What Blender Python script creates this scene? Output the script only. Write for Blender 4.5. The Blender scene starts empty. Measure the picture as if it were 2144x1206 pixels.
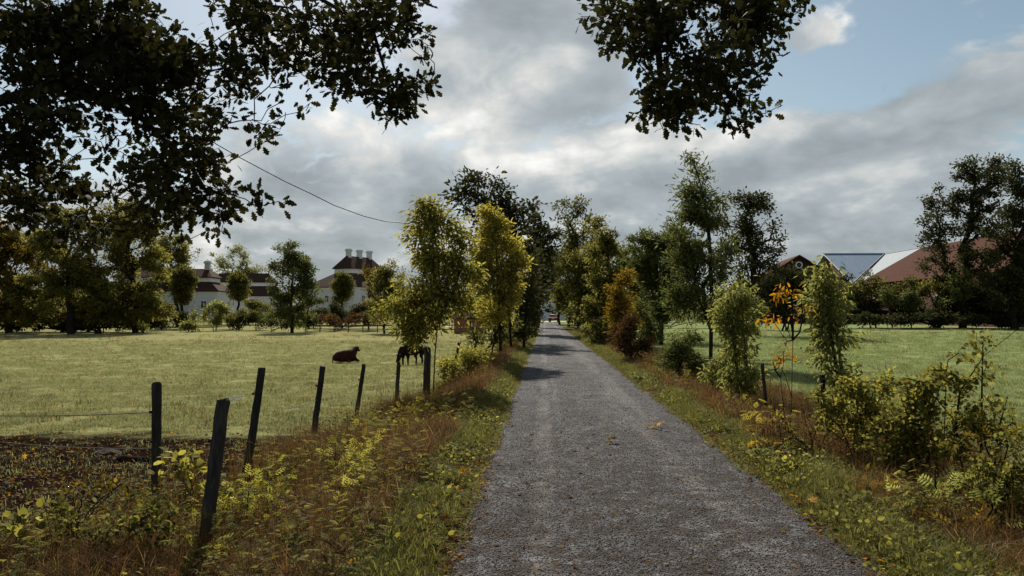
import bpy, math
import numpy as np
from mathutils import Matrix, Vector

SC = bpy.context.scene
COL = SC.collection
RNG = np.random.default_rng(7)
R = math.radians

# ------------------------------------------------------------------ camera
F = 1668.0                      # focal length in photograph pixels (28 mm equivalent)
CX, CY = 1072.0, 603.0
VX, VY = 1140.5, 657.0          # vanishing point of the path
CAM = np.array([0.0, 0.0, 1.6])
TH = math.atan((VY - CY) / F)
PSI = math.asin((VX - CX) / F * math.cos(TH))
fwd = np.array([-math.sin(PSI) * math.cos(TH), math.cos(PSI) * math.cos(TH), math.sin(TH)])
rgt = np.array([math.cos(PSI), math.sin(PSI), 0.0])
upv = np.cross(rgt, fwd)
cd = bpy.data.cameras.new('camera')
cam = bpy.data.objects.new('camera', cd)
COL.objects.link(cam)
cam.location = CAM
cam.rotation_euler = (math.pi / 2 + TH, 0, PSI)
cd.sensor_width = 36.0
cd.lens = F / 2144 * 36
cd.clip_start = 0.05
cd.clip_end = 5000
SC.camera = cam

# ------------------------------------------------------------------ light
SUN_AZ, SUN_EL = -13.0, 37.0     # degrees right of the path direction, degrees up
world = bpy.data.worlds.new('World')
SC.world = world
world.use_nodes = True
SKY_STRENGTH = 0.10


def build_world():
    nt = world.node_tree
    N, L = nt.nodes, nt.links
    N.clear()
    out = N.new('ShaderNodeOutputWorld')
    bg = N.new('ShaderNodeBackground')
    bg.inputs['Strength'].default_value = SKY_STRENGTH
    L.new(bg.outputs[0], out.inputs[0])
    sky = N.new('ShaderNodeTexSky')
    sky.sky_type = 'NISHITA'
    sky.sun_disc = False
    sky.sun_elevation = R(SUN_EL)
    sky.sun_rotation = R(SUN_AZ)
    sky.air_density = 1.0
    sky.dust_density = 0.6
    tc = N.new('ShaderNodeTexCoord')

    def math_(op, a, b=None, c=None, clamp=False):
        n = N.new('ShaderNodeMath')
        n.operation = op
        n.use_clamp = clamp
        for i, v in enumerate((a, b, c)):
            if v is None:
                continue
            if isinstance(v, (int, float)):
                n.inputs[i].default_value = v
            else:
                L.new(v, n.inputs[i])
        return n.outputs[0]
    sep = N.new('ShaderNodeSeparateXYZ')
    L.new(tc.outputs['Generated'], sep.inputs[0])
    X, Y, Z = sep.outputs
    zc = math_('MAXIMUM', Z, 0.0)
    den = math_('ADD', zc, 0.42)
    px = math_('DIVIDE', X, den)
    py = math_('DIVIDE', Y, den)
    comb = N.new('ShaderNodeCombineXYZ')
    L.new(px, comb.inputs[0])
    L.new(py, comb.inputs[1])
    P = comb.outputs[0]

    def shifted(dx, dy):
        m = N.new('ShaderNodeMapping')
        m.inputs['Location'].default_value = (dx, dy, 0)
        L.new(P, m.inputs[0])
        return m.outputs[0]

    def noise(vec, scale, detail, rough=0.55, dist=0.0):
        n = N.new('ShaderNodeTexNoise')
        n.inputs['Scale'].default_value = scale
        n.inputs['Detail'].default_value = detail
        n.inputs['Roughness'].default_value = rough
        n.inputs['Distortion'].default_value = dist
        L.new(vec, n.inputs['Vector'])
        return n.outputs['Fac']
    O = (11.3, 4.1)
    big = noise(shifted(*O), 2.5, 10, 0.52, 0.25)
    big2 = noise(shifted(O[0] - 0.06, O[1] - 0.08), 2.5, 10, 0.52, 0.25)   # the same field a step towards the sun
    puff = noise(shifted(2.0, 7.0), 5.5, 6, 0.55, 0.2)
    fine = math_('MULTIPLY', math_('ABSOLUTE', math_('SUBTRACT', puff, 0.5)), 3.2)     # rounded heads with creases between them
    # cloud banks and blue gaps as directions in the sky (azimuth from the path, elevation)
    az = math_('ARCTAN2', X, Y)
    el = math_('ARCSINE', Z)

    def bank(u, v, a, b, rot=0.0):
        """a soft elliptic bump of height 1 at azimuth u, elevation v (degrees), radii a, b"""
        du = math_('SUBTRACT', az, R(u))
        dv = math_('SUBTRACT', el, R(v))
        c, s = math.cos(R(rot)), math.sin(R(rot))
        p = math_('ADD', math_('MULTIPLY', du, c / R(a)), math_('MULTIPLY', dv, s / R(a)))
        q = math_('ADD', math_('MULTIPLY', du, -s / R(b)), math_('MULTIPLY', dv, c / R(b)))
        r2 = math_('ADD', math_('MULTIPLY', p, p), math_('MULTIPLY', q, q))
        return math_('POWER', 2.718, math_('MULTIPLY', r2, -1.0))

    def total(items):
        acc = None
        for w, args in items:
            t = math_('MULTIPLY', bank(*args), w)
            acc = t if acc is None else math_('ADD', acc, t)
        return acc
    cover = total([(-0.29, (22, 18.6, 12, 3.4, 14)), (-0.13, (-16, 13.8, 5.5, 2.2, 0)), (-0.22, (-36, 16.5, 4, 2.5, 0)),
                   (0.16, (27, 12.5, 9, 3, 18)), (0.18, (-1, 19, 8, 4, 0)), (0.16, (-16, 9, 10, 3, 0)),
                   (0.12, (8, 11, 9, 4, 0)), (0.10, (19, 10.8, 6, 2.2, 0)), (0.26, (-4.5, 16, 6, 3.2, 0)), (0.20, (3.5, 15.5, 5, 3.5, 0)), (0.30, (18.4, 18.2, 2.8, 1.5, 15)), (0.2, (29, 20, 3, 1.2, 20)), (-0.12, (-24, 21, 6, 2.5, 0))])
    low = N.new('ShaderNodeMapRange')
    low.interpolation_type = 'SMOOTHSTEP'
    low.inputs['From Min'].default_value = R(11)
    low.inputs['From Max'].default_value = R(3)
    low.inputs['To Max'].default_value = 0.30
    L.new(el, low.inputs['Value'])                       # clouds close up towards the horizon
    cover = math_('ADD', cover, low.outputs[0])
    dens = math_('ADD', math_('ADD', big, cover), math_('MULTIPLY', math_('SUBTRACT', fine, 0.45), 0.24))
    mr = N.new('ShaderNodeMapRange')
    mr.interpolation_type = 'SMOOTHSTEP'
    mr.inputs['From Min'].default_value = 0.40
    mr.inputs['From Max'].default_value = 0.535
    L.new(dens, mr.inputs['Value'])
    mask = mr.outputs[0]
    # brightness of the cloud: rims that face the sun glow, thick bellies go grey
    rim = math_('MULTIPLY', math_('SUBTRACT', big, big2), 5.2)
    thick = math_('MULTIPLY', math_('MINIMUM', math_('SUBTRACT', dens, 0.58), 0.14), -1.0)
    glow = total([(0.75, (0.5, 16.8, 6, 3.0, 0)), (0.80, (-10, 12.4, 7, 1.5, 12)), (0.60, (-1.5, 11.8, 6, 1.6, -8)), (0.30, (13, 16.5, 6, 2.0, 10)),
                  (0.34, (-17, 5.0, 12, 1.3, 0)), (0.30, (14, 4.5, 9, 1.2, 0)), (-0.45, (-3, 21.3, 8, 1.9, 0)), (-0.26, (-17, 8.6, 8, 2.2, 0)),
                  (-0.20, (4, 13.8, 4, 1.6, 0)), (-0.22, (11, 10.0, 9, 2.6, 0)), (-0.18, (29, 13.0, 7, 2.2, 15)), (0.22, (25, 15.5, 8, 1.1, 16)), (0.20, (-13, 19, 4, 3, 0))])
    br = math_('ADD', math_('ADD', rim, math_('MULTIPLY', thick, 1.3)), math_('ADD', glow, math_('MULTIPLY', math_('SUBTRACT', fine, 0.45), 1.05)))
    ramp = N.new('ShaderNodeValToRGB')
    L.new(math_('ADD', math_('MULTIPLY', br, 0.50), 0.435), ramp.inputs[0])
    e = ramp.color_ramp.elements
    e[0].position, e[0].color = 0.0, (1.72, 1.95, 2.06, 1)
    e[1].position, e[1].color = 1.0, (6.6, 6.5, 6.2, 1)
    x = e.new(0.34); x.color = (2.40, 2.66, 2.80, 1)
    x = e.new(0.62); x.color = (3.85, 3.9, 3.8, 1)
    hs = N.new('ShaderNodeHueSaturation')
    hs.inputs['Hue'].default_value = 0.478
    hs.inputs['Saturation'].default_value = 0.85
    hs.inputs['Value'].default_value = 0.44
    L.new(sky.outputs[0], hs.inputs['Color'])
    mix = N.new('ShaderNodeMix')
    mix.data_type = 'RGBA'
    L.new(math_('MULTIPLY', mask, 0.96), mix.inputs['Factor'])
    L.new(hs.outputs[0], mix.inputs[6])
    L.new(ramp.outputs[0], mix.inputs[7])
    L.new(mix.outputs[2], bg.inputs['Color'])


build_world()
sd = bpy.data.lights.new('sun', 'SUN')
sd.energy = 4.4
sd.angle = R(1.0)
sd.color = (1.0, 0.93, 0.80)
sun = bpy.data.objects.new('sun', sd)
COL.objects.link(sun)
S_DIR = np.array([math.sin(R(SUN_AZ)) * math.cos(R(SUN_EL)), math.cos(R(SUN_AZ)) * math.cos(R(SUN_EL)), math.sin(R(SUN_EL))])
sun.rotation_euler = Vector(S_DIR).to_track_quat('Z', 'Y').to_euler()
SC.view_settings.view_transform = 'Standard'
SC.view_settings.look = 'None'
SC.view_settings.exposure = 0.85
SC.view_settings.gamma = 1.0
SC.view_settings.use_curve_mapping = False
SC.cycles.max_bounces = 6
SC.cycles.diffuse_bounces = 3
SC.cycles.transmission_bounces = 4


# ------------------------------------------------------------------ helpers
def at(px, py, Y):
    """the point of the place at depth Y (metres along the path) that the photograph shows at px, py"""
    d = fwd + rgt * (px - CX) / F + upv * (CY - py) / F
    return CAM + d * (Y / d[1])


def mpp(Y):
    return Y / F


def smooth(a, b, x):
    t = np.clip((x - a) / (b - a), 0, 1)
    return t * t * (3 - 2 * t)


def hash2(ix, iy, seed):
    h = (ix.astype(np.int64) * 374761393 + iy.astype(np.int64) * 668265263 + seed * 1442695041) & 0x7fffffff
    h = (h ^ (h >> 13)) * 1274126177 & 0x7fffffff
    return ((h ^ (h >> 16)) & 0xffff) / 65535.0


def vnoise(x, y, seed=0):
    x = np.asarray(x, float); y = np.asarray(y, float)
    ix, iy = np.floor(x), np.floor(y)
    fx, fy = x - ix, y - iy
    fx = fx * fx * (3 - 2 * fx); fy = fy * fy * (3 - 2 * fy)
    a, b = hash2(ix, iy, seed), hash2(ix + 1, iy, seed)
    c, d = hash2(ix, iy + 1, seed), hash2(ix + 1, iy + 1, seed)
    return (a * (1 - fx) + b * fx) * (1 - fy) + (c * (1 - fx) + d * fx) * fy


def fbm(x, y, seed=0, oct=4):
    s, a, t = 0, 0.5, 0
    for k in range(oct):
        s = s + a * vnoise(x * 2 ** k, y * 2 ** k, seed + k)
        t += a; a *= 0.5
    return s / t


PATH_L, PATH_R, PATH_END = -0.63, 2.12, 148.0


def ground_z(x, y):
    x = np.asarray(x, float); y = np.asarray(y, float)
    left = -np.interp(y, [0, 7, 12, 18, 40, 110, 200], [0.10, 0.16, 0.30, 0.50, 0.90, 1.0, 0.9])
    right = -np.interp(y, [0, 10, 40, 130], [0.16, 0.18, 0.22, 0.05])
    l = smooth(-1.3, -3.4, x) * left
    r = smooth(2.9, 5.0, x) * right
    ditch = -0.20 * np.exp(-((x + 2.15) / 0.55) ** 2) * smooth(45, 12, y) - 0.16 * np.exp(-((x - 3.6) / 0.6) ** 2) * smooth(60, 20, y)
    crown = -0.045 * smooth(1.7, 1.2, np.abs(x - 0.72))
    bump = (fbm(x * 0.5, y * 0.5, 3) - 0.5) * 0.12 * smooth(1.6, 3.0, np.abs(x - 0.72)) + (fbm(x * 2.6, y * 2.6, 9, 3) - 0.5) * 0.06 * smooth(1.5, 2.0, np.abs(x - 0.72))
    far = (fbm(x * 0.012, y * 0.012, 5) - 0.5) * 2.0 * smooth(170, 420, np.hypot(x, y))
    return l + r + ditch + crown + bump + far


def gz(x, y):
    return float(ground_z(x, y))


def make_mesh(name, verts, faces, mat=None, smooth_=False, attrs=None):
    """faces: a list of index tuples, or an (n, 3)/(n, 4) integer array"""
    me = bpy.data.meshes.new(name)
    if isinstance(faces, np.ndarray):
        n, k = faces.shape
        me.vertices.add(len(verts))
        me.vertices.foreach_set('co', np.ascontiguousarray(verts, dtype=np.float32).ravel())
        me.loops.add(n * k)
        me.loops.foreach_set('vertex_index', faces.astype(np.int32).ravel())
        me.polygons.add(n)
        me.polygons.foreach_set('loop_start', np.arange(0, n * k, k, dtype=np.int32))
        me.update(calc_edges=True)
    else:
        me.from_pydata([tuple(map(float, v)) for v in verts], [], faces)
    if smooth_:
        me.polygons.foreach_set('use_smooth', np.ones(len(me.polygons), dtype=bool))
    for an, av in (attrs or {}).items():
        a = me.attributes.new(an, 'FLOAT', 'POINT')
        a.data.foreach_set('value', np.ascontiguousarray(av, dtype=np.float32))
    if mat:
        me.materials.append(mat)
    return me


def link(name, me, parent=None, loc=(0, 0, 0)):
    o = bpy.data.objects.new(name, me)
    COL.objects.link(o)
    o.location = loc
    if parent is not None:
        o.parent = parent
    return o


def tag(o, label=None, cat=None, group=None, kind=None):
    if label: o['label'] = label
    if cat: o['category'] = cat
    if group: o['group'] = group
    if kind: o['kind'] = kind
    return o


def thing(name, label, cat, loc, group=None, rotz=0.0):
    o = bpy.data.objects.new(name, None)
    COL.objects.link(o)
    o.empty_display_size = 0.2
    o.location = loc
    o.rotation_euler = (0, 0, rotz)
    return tag(o, label, cat, group)


class MB:
    """collects polygons for one mesh"""
    def __init__(self):
        self.v, self.f = [], []

    def poly(self, *pts):
        b = len(self.v)
        self.v += [tuple(p) for p in pts]
        self.f.append(tuple(range(b, b + len(pts))))

    def box(self, x0, x1, y0, y1, z0, z1):
        b = len(self.v)
        self.v += [(x, y, z) for z in (z0, z1) for y in (y0, y1) for x in (x0, x1)]
        self.f += [tuple(b + i for i in q) for q in ((0, 2, 3, 1), (4, 5, 7, 6), (0, 1, 5, 4), (2, 6, 7, 3), (0, 4, 6, 2), (1, 3, 7, 5))]

    def tube(self, pts, rad, k=6, cap=True):
        pts = [np.array(p, float) for p in pts]
        n = len(pts)
        rad = [rad] * n if isinstance(rad, (int, float)) else rad
        b = len(self.v)
        ref = np.array([0.3, 0.2, 1.0]) if abs(pts[-1][2] - pts[0][2]) < 0.7 * np.linalg.norm(pts[-1] - pts[0]) else np.array([1.0, 0.2, 0.1])
        for i, p in enumerate(pts):
            t = pts[min(i + 1, n - 1)] - pts[max(i - 1, 0)]
            t = t / (np.linalg.norm(t) + 1e-9)
            a = np.cross(t, ref); a /= np.linalg.norm(a) + 1e-9
            c = np.cross(t, a)
            for j in range(k):
                w = 2 * math.pi * j / k
                self.v.append(tuple(p + rad[i] * (math.cos(w) * a + math.sin(w) * c)))
        for i in range(n - 1):
            for j in range(k):
                self.f.append((b + i * k + j, b + i * k + (j + 1) % k, b + (i + 1) * k + (j + 1) % k, b + (i + 1) * k + j))
        if cap:
            self.f.append(tuple(b + j for j in range(k))[::-1])
            self.f.append(tuple(b + (n - 1) * k + j for j in range(k)))

    def build(self, name, mat, parent=None, loc=(0, 0, 0), smooth_=False):
        return link(name, make_mesh(name, self.v, self.f, mat, smooth_), parent, loc)


# ------------------------------------------------------------------ materials
MATS = {}


def material(name, maker):
    if name not in MATS:
        m = bpy.data.materials.new(name)
        m.use_nodes = True
        m.node_tree.nodes.clear()
        maker(m.node_tree, m.node_tree.nodes, m.node_tree.links)
        MATS[name] = m
    return MATS[name]


def ramp_node(N, cols, pos=None):
    r = N.new('ShaderNodeValToRGB')
    e = r.color_ramp.elements
    n = len(cols)
    pos = pos or [i / (n - 1) for i in range(n)]
    e[0].position, e[0].color = pos[0], (*cols[0], 1)
    e[1].position, e[1].color = pos[-1], (*cols[-1], 1)
    for p, c in list(zip(pos, cols))[1:-1]:
        x = e.new(p); x.color = (*c, 1)
    return r


def leaf_mat(name, cols, trans=0.4, rough=0.75, spec=0.04):
    def mk(nt, N, L):
        out = N.new('ShaderNodeOutputMaterial')
        at_ = N.new('ShaderNodeAttribute'); at_.attribute_name = 'tint'
        oi = N.new('ShaderNodeObjectInfo')
        geo = N.new('ShaderNodeNewGeometry')
        nz = N.new('ShaderNodeTexNoise'); nz.inputs['Scale'].default_value = 0.9; nz.inputs['Detail'].default_value = 2
        L.new(geo.outputs['Position'], nz.inputs['Vector'])
        m1 = N.new('ShaderNodeMath'); m1.operation = 'MULTIPLY_ADD'
        L.new(nz.outputs['Fac'], m1.inputs[0]); m1.inputs[1].default_value = 0.5
        L.new(at_.outputs['Fac'], m1.inputs[2])
        m2 = N.new('ShaderNodeMath'); m2.operation = 'SUBTRACT'; m2.inputs[1].default_value = 0.25
        L.new(m1.outputs[0], m2.inputs[0])
        r = ramp_node(N, cols)
        L.new(m2.outputs[0], r.inputs[0])
        p = N.new('ShaderNodeBsdfPrincipled')
        p.inputs['Roughness'].default_value = rough
        p.inputs['Specular IOR Level'].default_value = spec
        L.new(r.outputs[0], p.inputs['Base Color'])
        t = N.new('ShaderNodeBsdfTranslucent')
        hs = N.new('ShaderNodeHueSaturation'); hs.inputs['Saturation'].default_value = 1.1; hs.inputs['Value'].default_value = 1.5
        L.new(r.outputs[0], hs.inputs['Color'])
        L.new(hs.outputs[0], t.inputs['Color'])
        mx = N.new('ShaderNodeMixShader'); mx.inputs[0].default_value = trans
        L.new(p.outputs[0], mx.inputs[1]); L.new(t.outputs[0], mx.inputs[2])
        L.new(mx.outputs[0], out.inputs[0])
    return material(name, mk)


def plain_mat(name, cols, scale=6.0, rough=0.8, bump=0.3, spec=0.3, metal=0.0, stretch=(1, 1, 1), detail=6, bump_scale=None, dist=0.01):
    def mk(nt, N, L):
        out = N.new('ShaderNodeOutputMaterial')
        p = N.new('ShaderNodeBsdfPrincipled')
        p.inputs['Roughness'].default_value = rough
        p.inputs['Specular IOR Level'].default_value = spec
        p.inputs['Metallic'].default_value = metal
        tc = N.new('ShaderNodeTexCoord')
        mp = N.new('ShaderNodeMapping'); mp.inputs['Scale'].default_value = stretch
        L.new(tc.outputs['Object'], mp.inputs[0])
        nz = N.new('ShaderNodeTexNoise'); nz.inputs['Scale'].default_value = scale; nz.inputs['Detail'].default_value = detail; nz.inputs['Roughness'].default_value = 0.65
        L.new(mp.outputs[0], nz.inputs['Vector'])
        r = ramp_node(N, cols, [0.3 + 0.4 * i / (len(cols) - 1) for i in range(len(cols))])
        L.new(nz.outputs['Fac'], r.inputs[0])
        L.new(r.outputs[0], p.inputs['Base Color'])
        if bump:
            b = N.new('ShaderNodeBump'); b.inputs['Strength'].default_value = bump; b.inputs['Distance'].default_value = dist
            L.new(nz.outputs['Fac'], b.inputs['Height'])
            L.new(b.outputs[0], p.inputs['Normal'])
        L.new(p.outputs[0], out.inputs[0])
    return material(name, mk)


OAK = leaf_mat('oak_leaves', [(.016, .016, .006), (.032, .031, .010), (.060, .055, .016)], 0.2, 0.7, 0.04)
DARK = leaf_mat('dark_leaves', [(.020, .023, .010), (.042, .044, .017), (.076, .074, .027)], 0.3)
OLIVE = leaf_mat('olive_leaves', [(.040, .042, .012), (.112, .106, .030), (.205, .182, .052)], 0.52)
GREEN = leaf_mat('green_leaves', [(.046, .055, .018), (.090, .100, .032), (.150, .150, .052)], 0.42)
LIME = leaf_mat('yellow_green_leaves', [(.095, .090, .022), (.205, .190, .046), (.320, .285, .080)], 0.55)
GOLD = leaf_mat('yellow_leaves', [(.125, .110, .026), (.280, .240, .055), (.390, .330, .090)], 0.55)
AMBER = leaf_mat('amber_leaves', [(.070, .055, .014), (.165, .115, .024), (.270, .165, .032)], 0.42)
ORANGE = leaf_mat('orange_leaves', [(.220, .105, .020), (.360, .180, .032), (.450, .255, .055)], 0.42)
RUSSET = leaf_mat('russet_leaves', [(.040, .024, .012), (.085, .046, .020), (.130, .075, .030)], 0.3)
PALE = leaf_mat('pale_leaves', [(.100, .110, .045), (.190, .195, .080), (.280, .270, .110)], 0.45)
FRESH = leaf_mat('light_green_leaves', [(.085, .092, .028), (.180, .184, .058), (.285, .270, .090)], 0.52)
BRAMBLE = leaf_mat('bramble_leaves', [(.045, .044, .013), (.125, .120, .032), (.260, .225, .055)], 0.5)
BARK = plain_mat('bark', [(.010, .008, .006), (.036, .030, .024)], 14, 0.95, 0.8, 0.0, stretch=(1, 1, .25))
TWIG = plain_mat('twig_bark', [(.018, .013, .009), (.050, .038, .026)], 20, 0.85, 0.3, 0.2)
POST = plain_mat('weathered_post_wood', [(.014, .012, .011), (.034, .030, .027), (.075, .066, .058)], 22, 0.9, 1.0, 0.1, stretch=(1, 1, .08), dist=0.02)
GRASS_G = leaf_mat('verge_grass_blades', [(.070, .074, .022), (.135, .132, .040), (.235, .208, .070)], 0.35, 0.7, 0.05)
GRASS_F = leaf_mat('pasture_grass_blades', [(.122, .132, .056), (.222, .226, .102), (.340, .320, .162)], 0.3, 0.75, 0.03)
GRASS_B = leaf_mat('dry_grass_blades', [(.060, .032, .015), (.155, .084, .038), (.280, .170, .075)], 0.3, 0.75, 0.03)
STRAW = leaf_mat('straw_blades', [(.12, .09, .045), (.23, .18, .095), (.34, .27, .15)], 0.3, 0.75, 0.03)
GRASS_R = leaf_mat('cool_pasture_blades', [(.116, .143, .054), (.198, .231, .096), (.295, .308, .140)], 0.3, 0.75, 0.03)


def ground_material():
    def mk(nt, N, L):
        out = N.new('ShaderNodeOutputMaterial')
        p = N.new('ShaderNodeBsdfPrincipled'); p.inputs['Roughness'].default_value = 1.0; p.inputs['Specular IOR Level'].default_value = 0.0
        geo = N.new('ShaderNodeNewGeometry')
        sep = N.new('ShaderNodeSeparateXYZ'); L.new(geo.outputs['Position'], sep.inputs[0])

        def noise(scale, detail, rough=0.6, stretch=None):
            n = N.new('ShaderNodeTexNoise'); n.inputs['Scale'].default_value = scale; n.inputs['Detail'].default_value = detail; n.inputs['Roughness'].default_value = rough
            if stretch:
                m = N.new('ShaderNodeMapping'); m.inputs['Scale'].default_value = stretch
                L.new(geo.outputs['Position'], m.inputs[0]); L.new(m.outputs[0], n.inputs['Vector'])
            else:
                L.new(geo.outputs['Position'], n.inputs['Vector'])
            return n.outputs['Fac']

        def mth(op, a, b, clamp=False):
            n = N.new('ShaderNodeMath'); n.operation = op; n.use_clamp = clamp
            for i, v in enumerate((a, b)):
                if isinstance(v, (int, float)): n.inputs[i].default_value = v
                else: L.new(v, n.inputs[i])
            return n.outputs[0]

        def mr(v, a, b):
            n = N.new('ShaderNodeMapRange'); n.interpolation_type = 'SMOOTHSTEP'
            n.inputs['From Min'].default_value = a; n.inputs['From Max'].default_value = b
            L.new(v, n.inputs['Value']); return n.outputs[0]

        def mixc(f, a, b):
            n = N.new('ShaderNodeMix'); n.data_type = 'RGBA'
            L.new(f, n.inputs['Factor'])
            for i, v in ((6, a), (7, b)):
                if isinstance(v, tuple): n.inputs[i].default_value = (*v, 1)
                else: L.new(v, n.inputs[i])
            return n.outputs[2]
        fine = noise(9, 8, 0.7)
        mid = noise(0.6, 6, 0.65)
        wide = noise(0.07, 4)
        tuft = noise(1.5, 8, 0.75)
        grs = ramp_node(N, [(.095, .099, .037), (.195, .194, .085), (.295, .276, .140)], [0.36, 0.5, 0.64])
        L.new(mth('ADD', mth('MULTIPLY', fine, 0.35), mth('ADD', mth('MULTIPLY', mid, 0.40), mth('MULTIPLY', wide, 0.25))), grs.inputs[0])
        spots = mr(tuft, 0.56, 0.66)
        left = mixc(mth('MULTIPLY', spots, 0.55), grs.outputs[0], (.065, .060, .022))
        # the far half of the left pasture is grazed to straw
        far = mth('MULTIPLY', mr(sep.outputs['Y'], 22, 90), 0.30)
        left = mixc(far, left, (.26, .235, .115))
        grr = ramp_node(N, [(.095, .117, .046), (.172, .204, .086), (.265, .280, .126)], [0.32, 0.5, 0.70])
        L.new(mth('ADD', mth('MULTIPLY', fine, 0.35), mth('ADD', mth('MULTIPLY', mid, 0.40), mth('MULTIPLY', wide, 0.25))), grr.inputs[0])
        right = mixc(mth('MULTIPLY', spots, 0.5), grr.outputs[0], (.060, .075, .030))
        field = mixc(mr(sep.outputs['X'], -0.5, 2.5), left, right)
        # trampled soil by the near fence
        edge = mth('ADD', sep.outputs['Y'], mth('MULTIPLY', mid, 3.2))
        mud = mth('MULTIPLY', mr(edge, 14.4, 13.2), mr(sep.outputs['X'], -2.9, -3.5))
        mudc = ramp_node(N, [(.005, .003, .002), (.013, .008, .006), (.036, .023, .015)], [0.3, 0.52, 0.78])
        L.new(fine, mudc.inputs[0])
        c = mixc(mud, field, mudc.outputs[0])
        # litter and soil under the verge plants
        ax = mth('ABSOLUTE', mth('SUBTRACT', sep.outputs['X'], 0.72), 0.0)
        ver = mth('MULTIPLY', mr(ax, 1.2, 1.5), mr(mth('ADD', ax, mth('MULTIPLY', mid, 1.2)), 4.6, 3.9))
        lit = ramp_node(N, [(.020, .014, .008), (.055, .042, .022), (.095, .085, .034)], [0.3, 0.5, 0.7])
        L.new(fine, lit.inputs[0])
        c = mixc(mth('MULTIPLY', ver, mr(sep.outputs['Y'], 160, 60)), c, lit.outputs[0])
        L.new(c, p.inputs['Base Color'])
        b = N.new('ShaderNodeBump'); b.inputs['Strength'].default_value = 0.8; b.inputs['Distance'].default_value = 0.06
        L.new(mth('ADD', fine, mth('MULTIPLY', tuft, 1.4)), b.inputs['Height'])
        L.new(b.outputs[0], p.inputs['Normal'])
        L.new(p.outputs[0], out.inputs[0])
    return material('pasture_ground', mk)


def gravel_material():
    def mk(nt, N, L):
        out = N.new('ShaderNodeOutputMaterial')
        p = N.new('ShaderNodeBsdfPrincipled'); p.inputs['Roughness'].default_value = 0.95; p.inputs['Specular IOR Level'].default_value = 0.04
        geo = N.new('ShaderNodeNewGeometry')
        sep = N.new('ShaderNodeSeparateXYZ'); L.new(geo.outputs['Position'], sep.inputs[0])

        def noise(scale, detail, stretch=None, rough=0.65):
            n = N.new('ShaderNodeTexNoise'); n.inputs['Scale'].default_value = scale; n.inputs['Detail'].default_value = detail; n.inputs['Roughness'].default_value = rough
            m = N.new('ShaderNodeMapping'); m.inputs['Scale'].default_value = stretch or (1, 1, 1)
            L.new(geo.outputs['Position'], m.inputs[0]); L.new(m.outputs[0], n.inputs['Vector'])
            return n.outputs['Fac']

        def mth(op, a, b):
            n = N.new('ShaderNodeMath'); n.operation = op
            for i, v in enumerate((a, b)):
                if isinstance(v, (int, float)): n.inputs[i].default_value = v
                else: L.new(v, n.inputs[i])
            return n.outputs[0]

        def mr(v, a, b):
            n = N.new('ShaderNodeMapRange'); n.interpolation_type = 'SMOOTHSTEP'
            n.inputs['From Min'].default_value = a; n.inputs['From Max'].default_value = b
            L.new(v, n.inputs['Value']); return n.outputs[0]

        def mixc(f, a, b):
            n = N.new('ShaderNodeMix'); n.data_type = 'RGBA'
            L.new(f, n.inputs['Factor'])
            for i, v in ((6, a), (7, b)):
                if isinstance(v, tuple): n.inputs[i].default_value = (*v, 1)
                else: L.new(v, n.inputs[i])
            return n.outputs[2]
        vo = N.new('ShaderNodeTexVoronoi'); vo.inputs['Scale'].default_value = 70
        L.new(geo.outputs['Position'], vo.inputs['Vector'])
        vc = N.new('ShaderNodeSeparateColor'); L.new(vo.outputs['Color'], vc.inputs[0])
        vo2 = N.new('ShaderNodeTexVoronoi'); vo2.inputs['Scale'].default_value = 34
        L.new(geo.outputs['Position'], vo2.inputs['Vector'])
        vd = N.new('ShaderNodeSeparateColor'); L.new(vo2.outputs['Color'], vd.inputs[0])
        grain = noise(38, 5, None, 0.75)
        mid = noise(3.0, 6)
        streak = noise(3.5, 5, (1.0, 0.10, 1))
        r = ramp_node(N, [(.026, .024, .027), (.092, .090, .096), (.225, .222, .228)], [0.35, 0.5, 0.66])
        v = mth('ADD', mth('MULTIPLY', grain, 0.34), mth('ADD', mth('MULTIPLY', vc.outputs[0], 0.22), mth('ADD', mth('MULTIPLY', vd.outputs[0], 0.12), mth('ADD', mth('MULTIPLY', mid, 0.20), mth('MULTIPLY', streak, 0.12)))))
        L.new(v, r.inputs[0])
        col = r.outputs[0]
        # paler wheel lines and brown mottles that thicken towards the near end
        wob = mth('MULTIPLY', mth('SUBTRACT', noise(.25, 1), .5), .25)
        tr = lambda c, w: mr(mth('ABSOLUTE', mth('SUBTRACT', mth('ADD', sep.outputs['X'], wob), c), 0), w, w * .25)
        wl = mth('MULTIPLY', mth('MAXIMUM', tr(-0.02, .16), mth('MAXIMUM', mth('MULTIPLY', tr(0.20, .06), .6), mth('MULTIPLY', tr(1.40, .30), .8))), 0.62)
        mott = mr(noise(1.1, 7), .38, .66)
        col = mixc(mth('MULTIPLY', mott, .45), col, (.040, .034, .034))
        col = mixc(mth('MULTIPLY', wl, mr(streak, 0.35, 0.6)), col, (.19, .175, .17))
        brown = mth('MULTIPLY', mr(mth('ADD', sep.outputs['Y'], mth('MULTIPLY', mid, 8)), 20, 8), mr(noise(4.5, 8, None, .75), 0.42, 0.56))
        col = mixc(mth('MULTIPLY', brown, 0.8), col, (.044, .032, .025))
        L.new(col, p.inputs['Base Color'])
        b = N.new('ShaderNodeBump'); b.inputs['Strength'].default_value = 0.9; b.inputs['Distance'].default_value = 0.018
        L.new(mth('ADD', mth('MULTIPLY', vo.outputs['Distance'], -0.6), mth('ADD', grain, mth('MULTIPLY', mid, 0.8))), b.inputs['Height'])
        L.new(b.outputs[0], p.inputs['Normal'])
        L.new(p.outputs[0], out.inputs[0])
    return material('path_gravel', mk)


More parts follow.
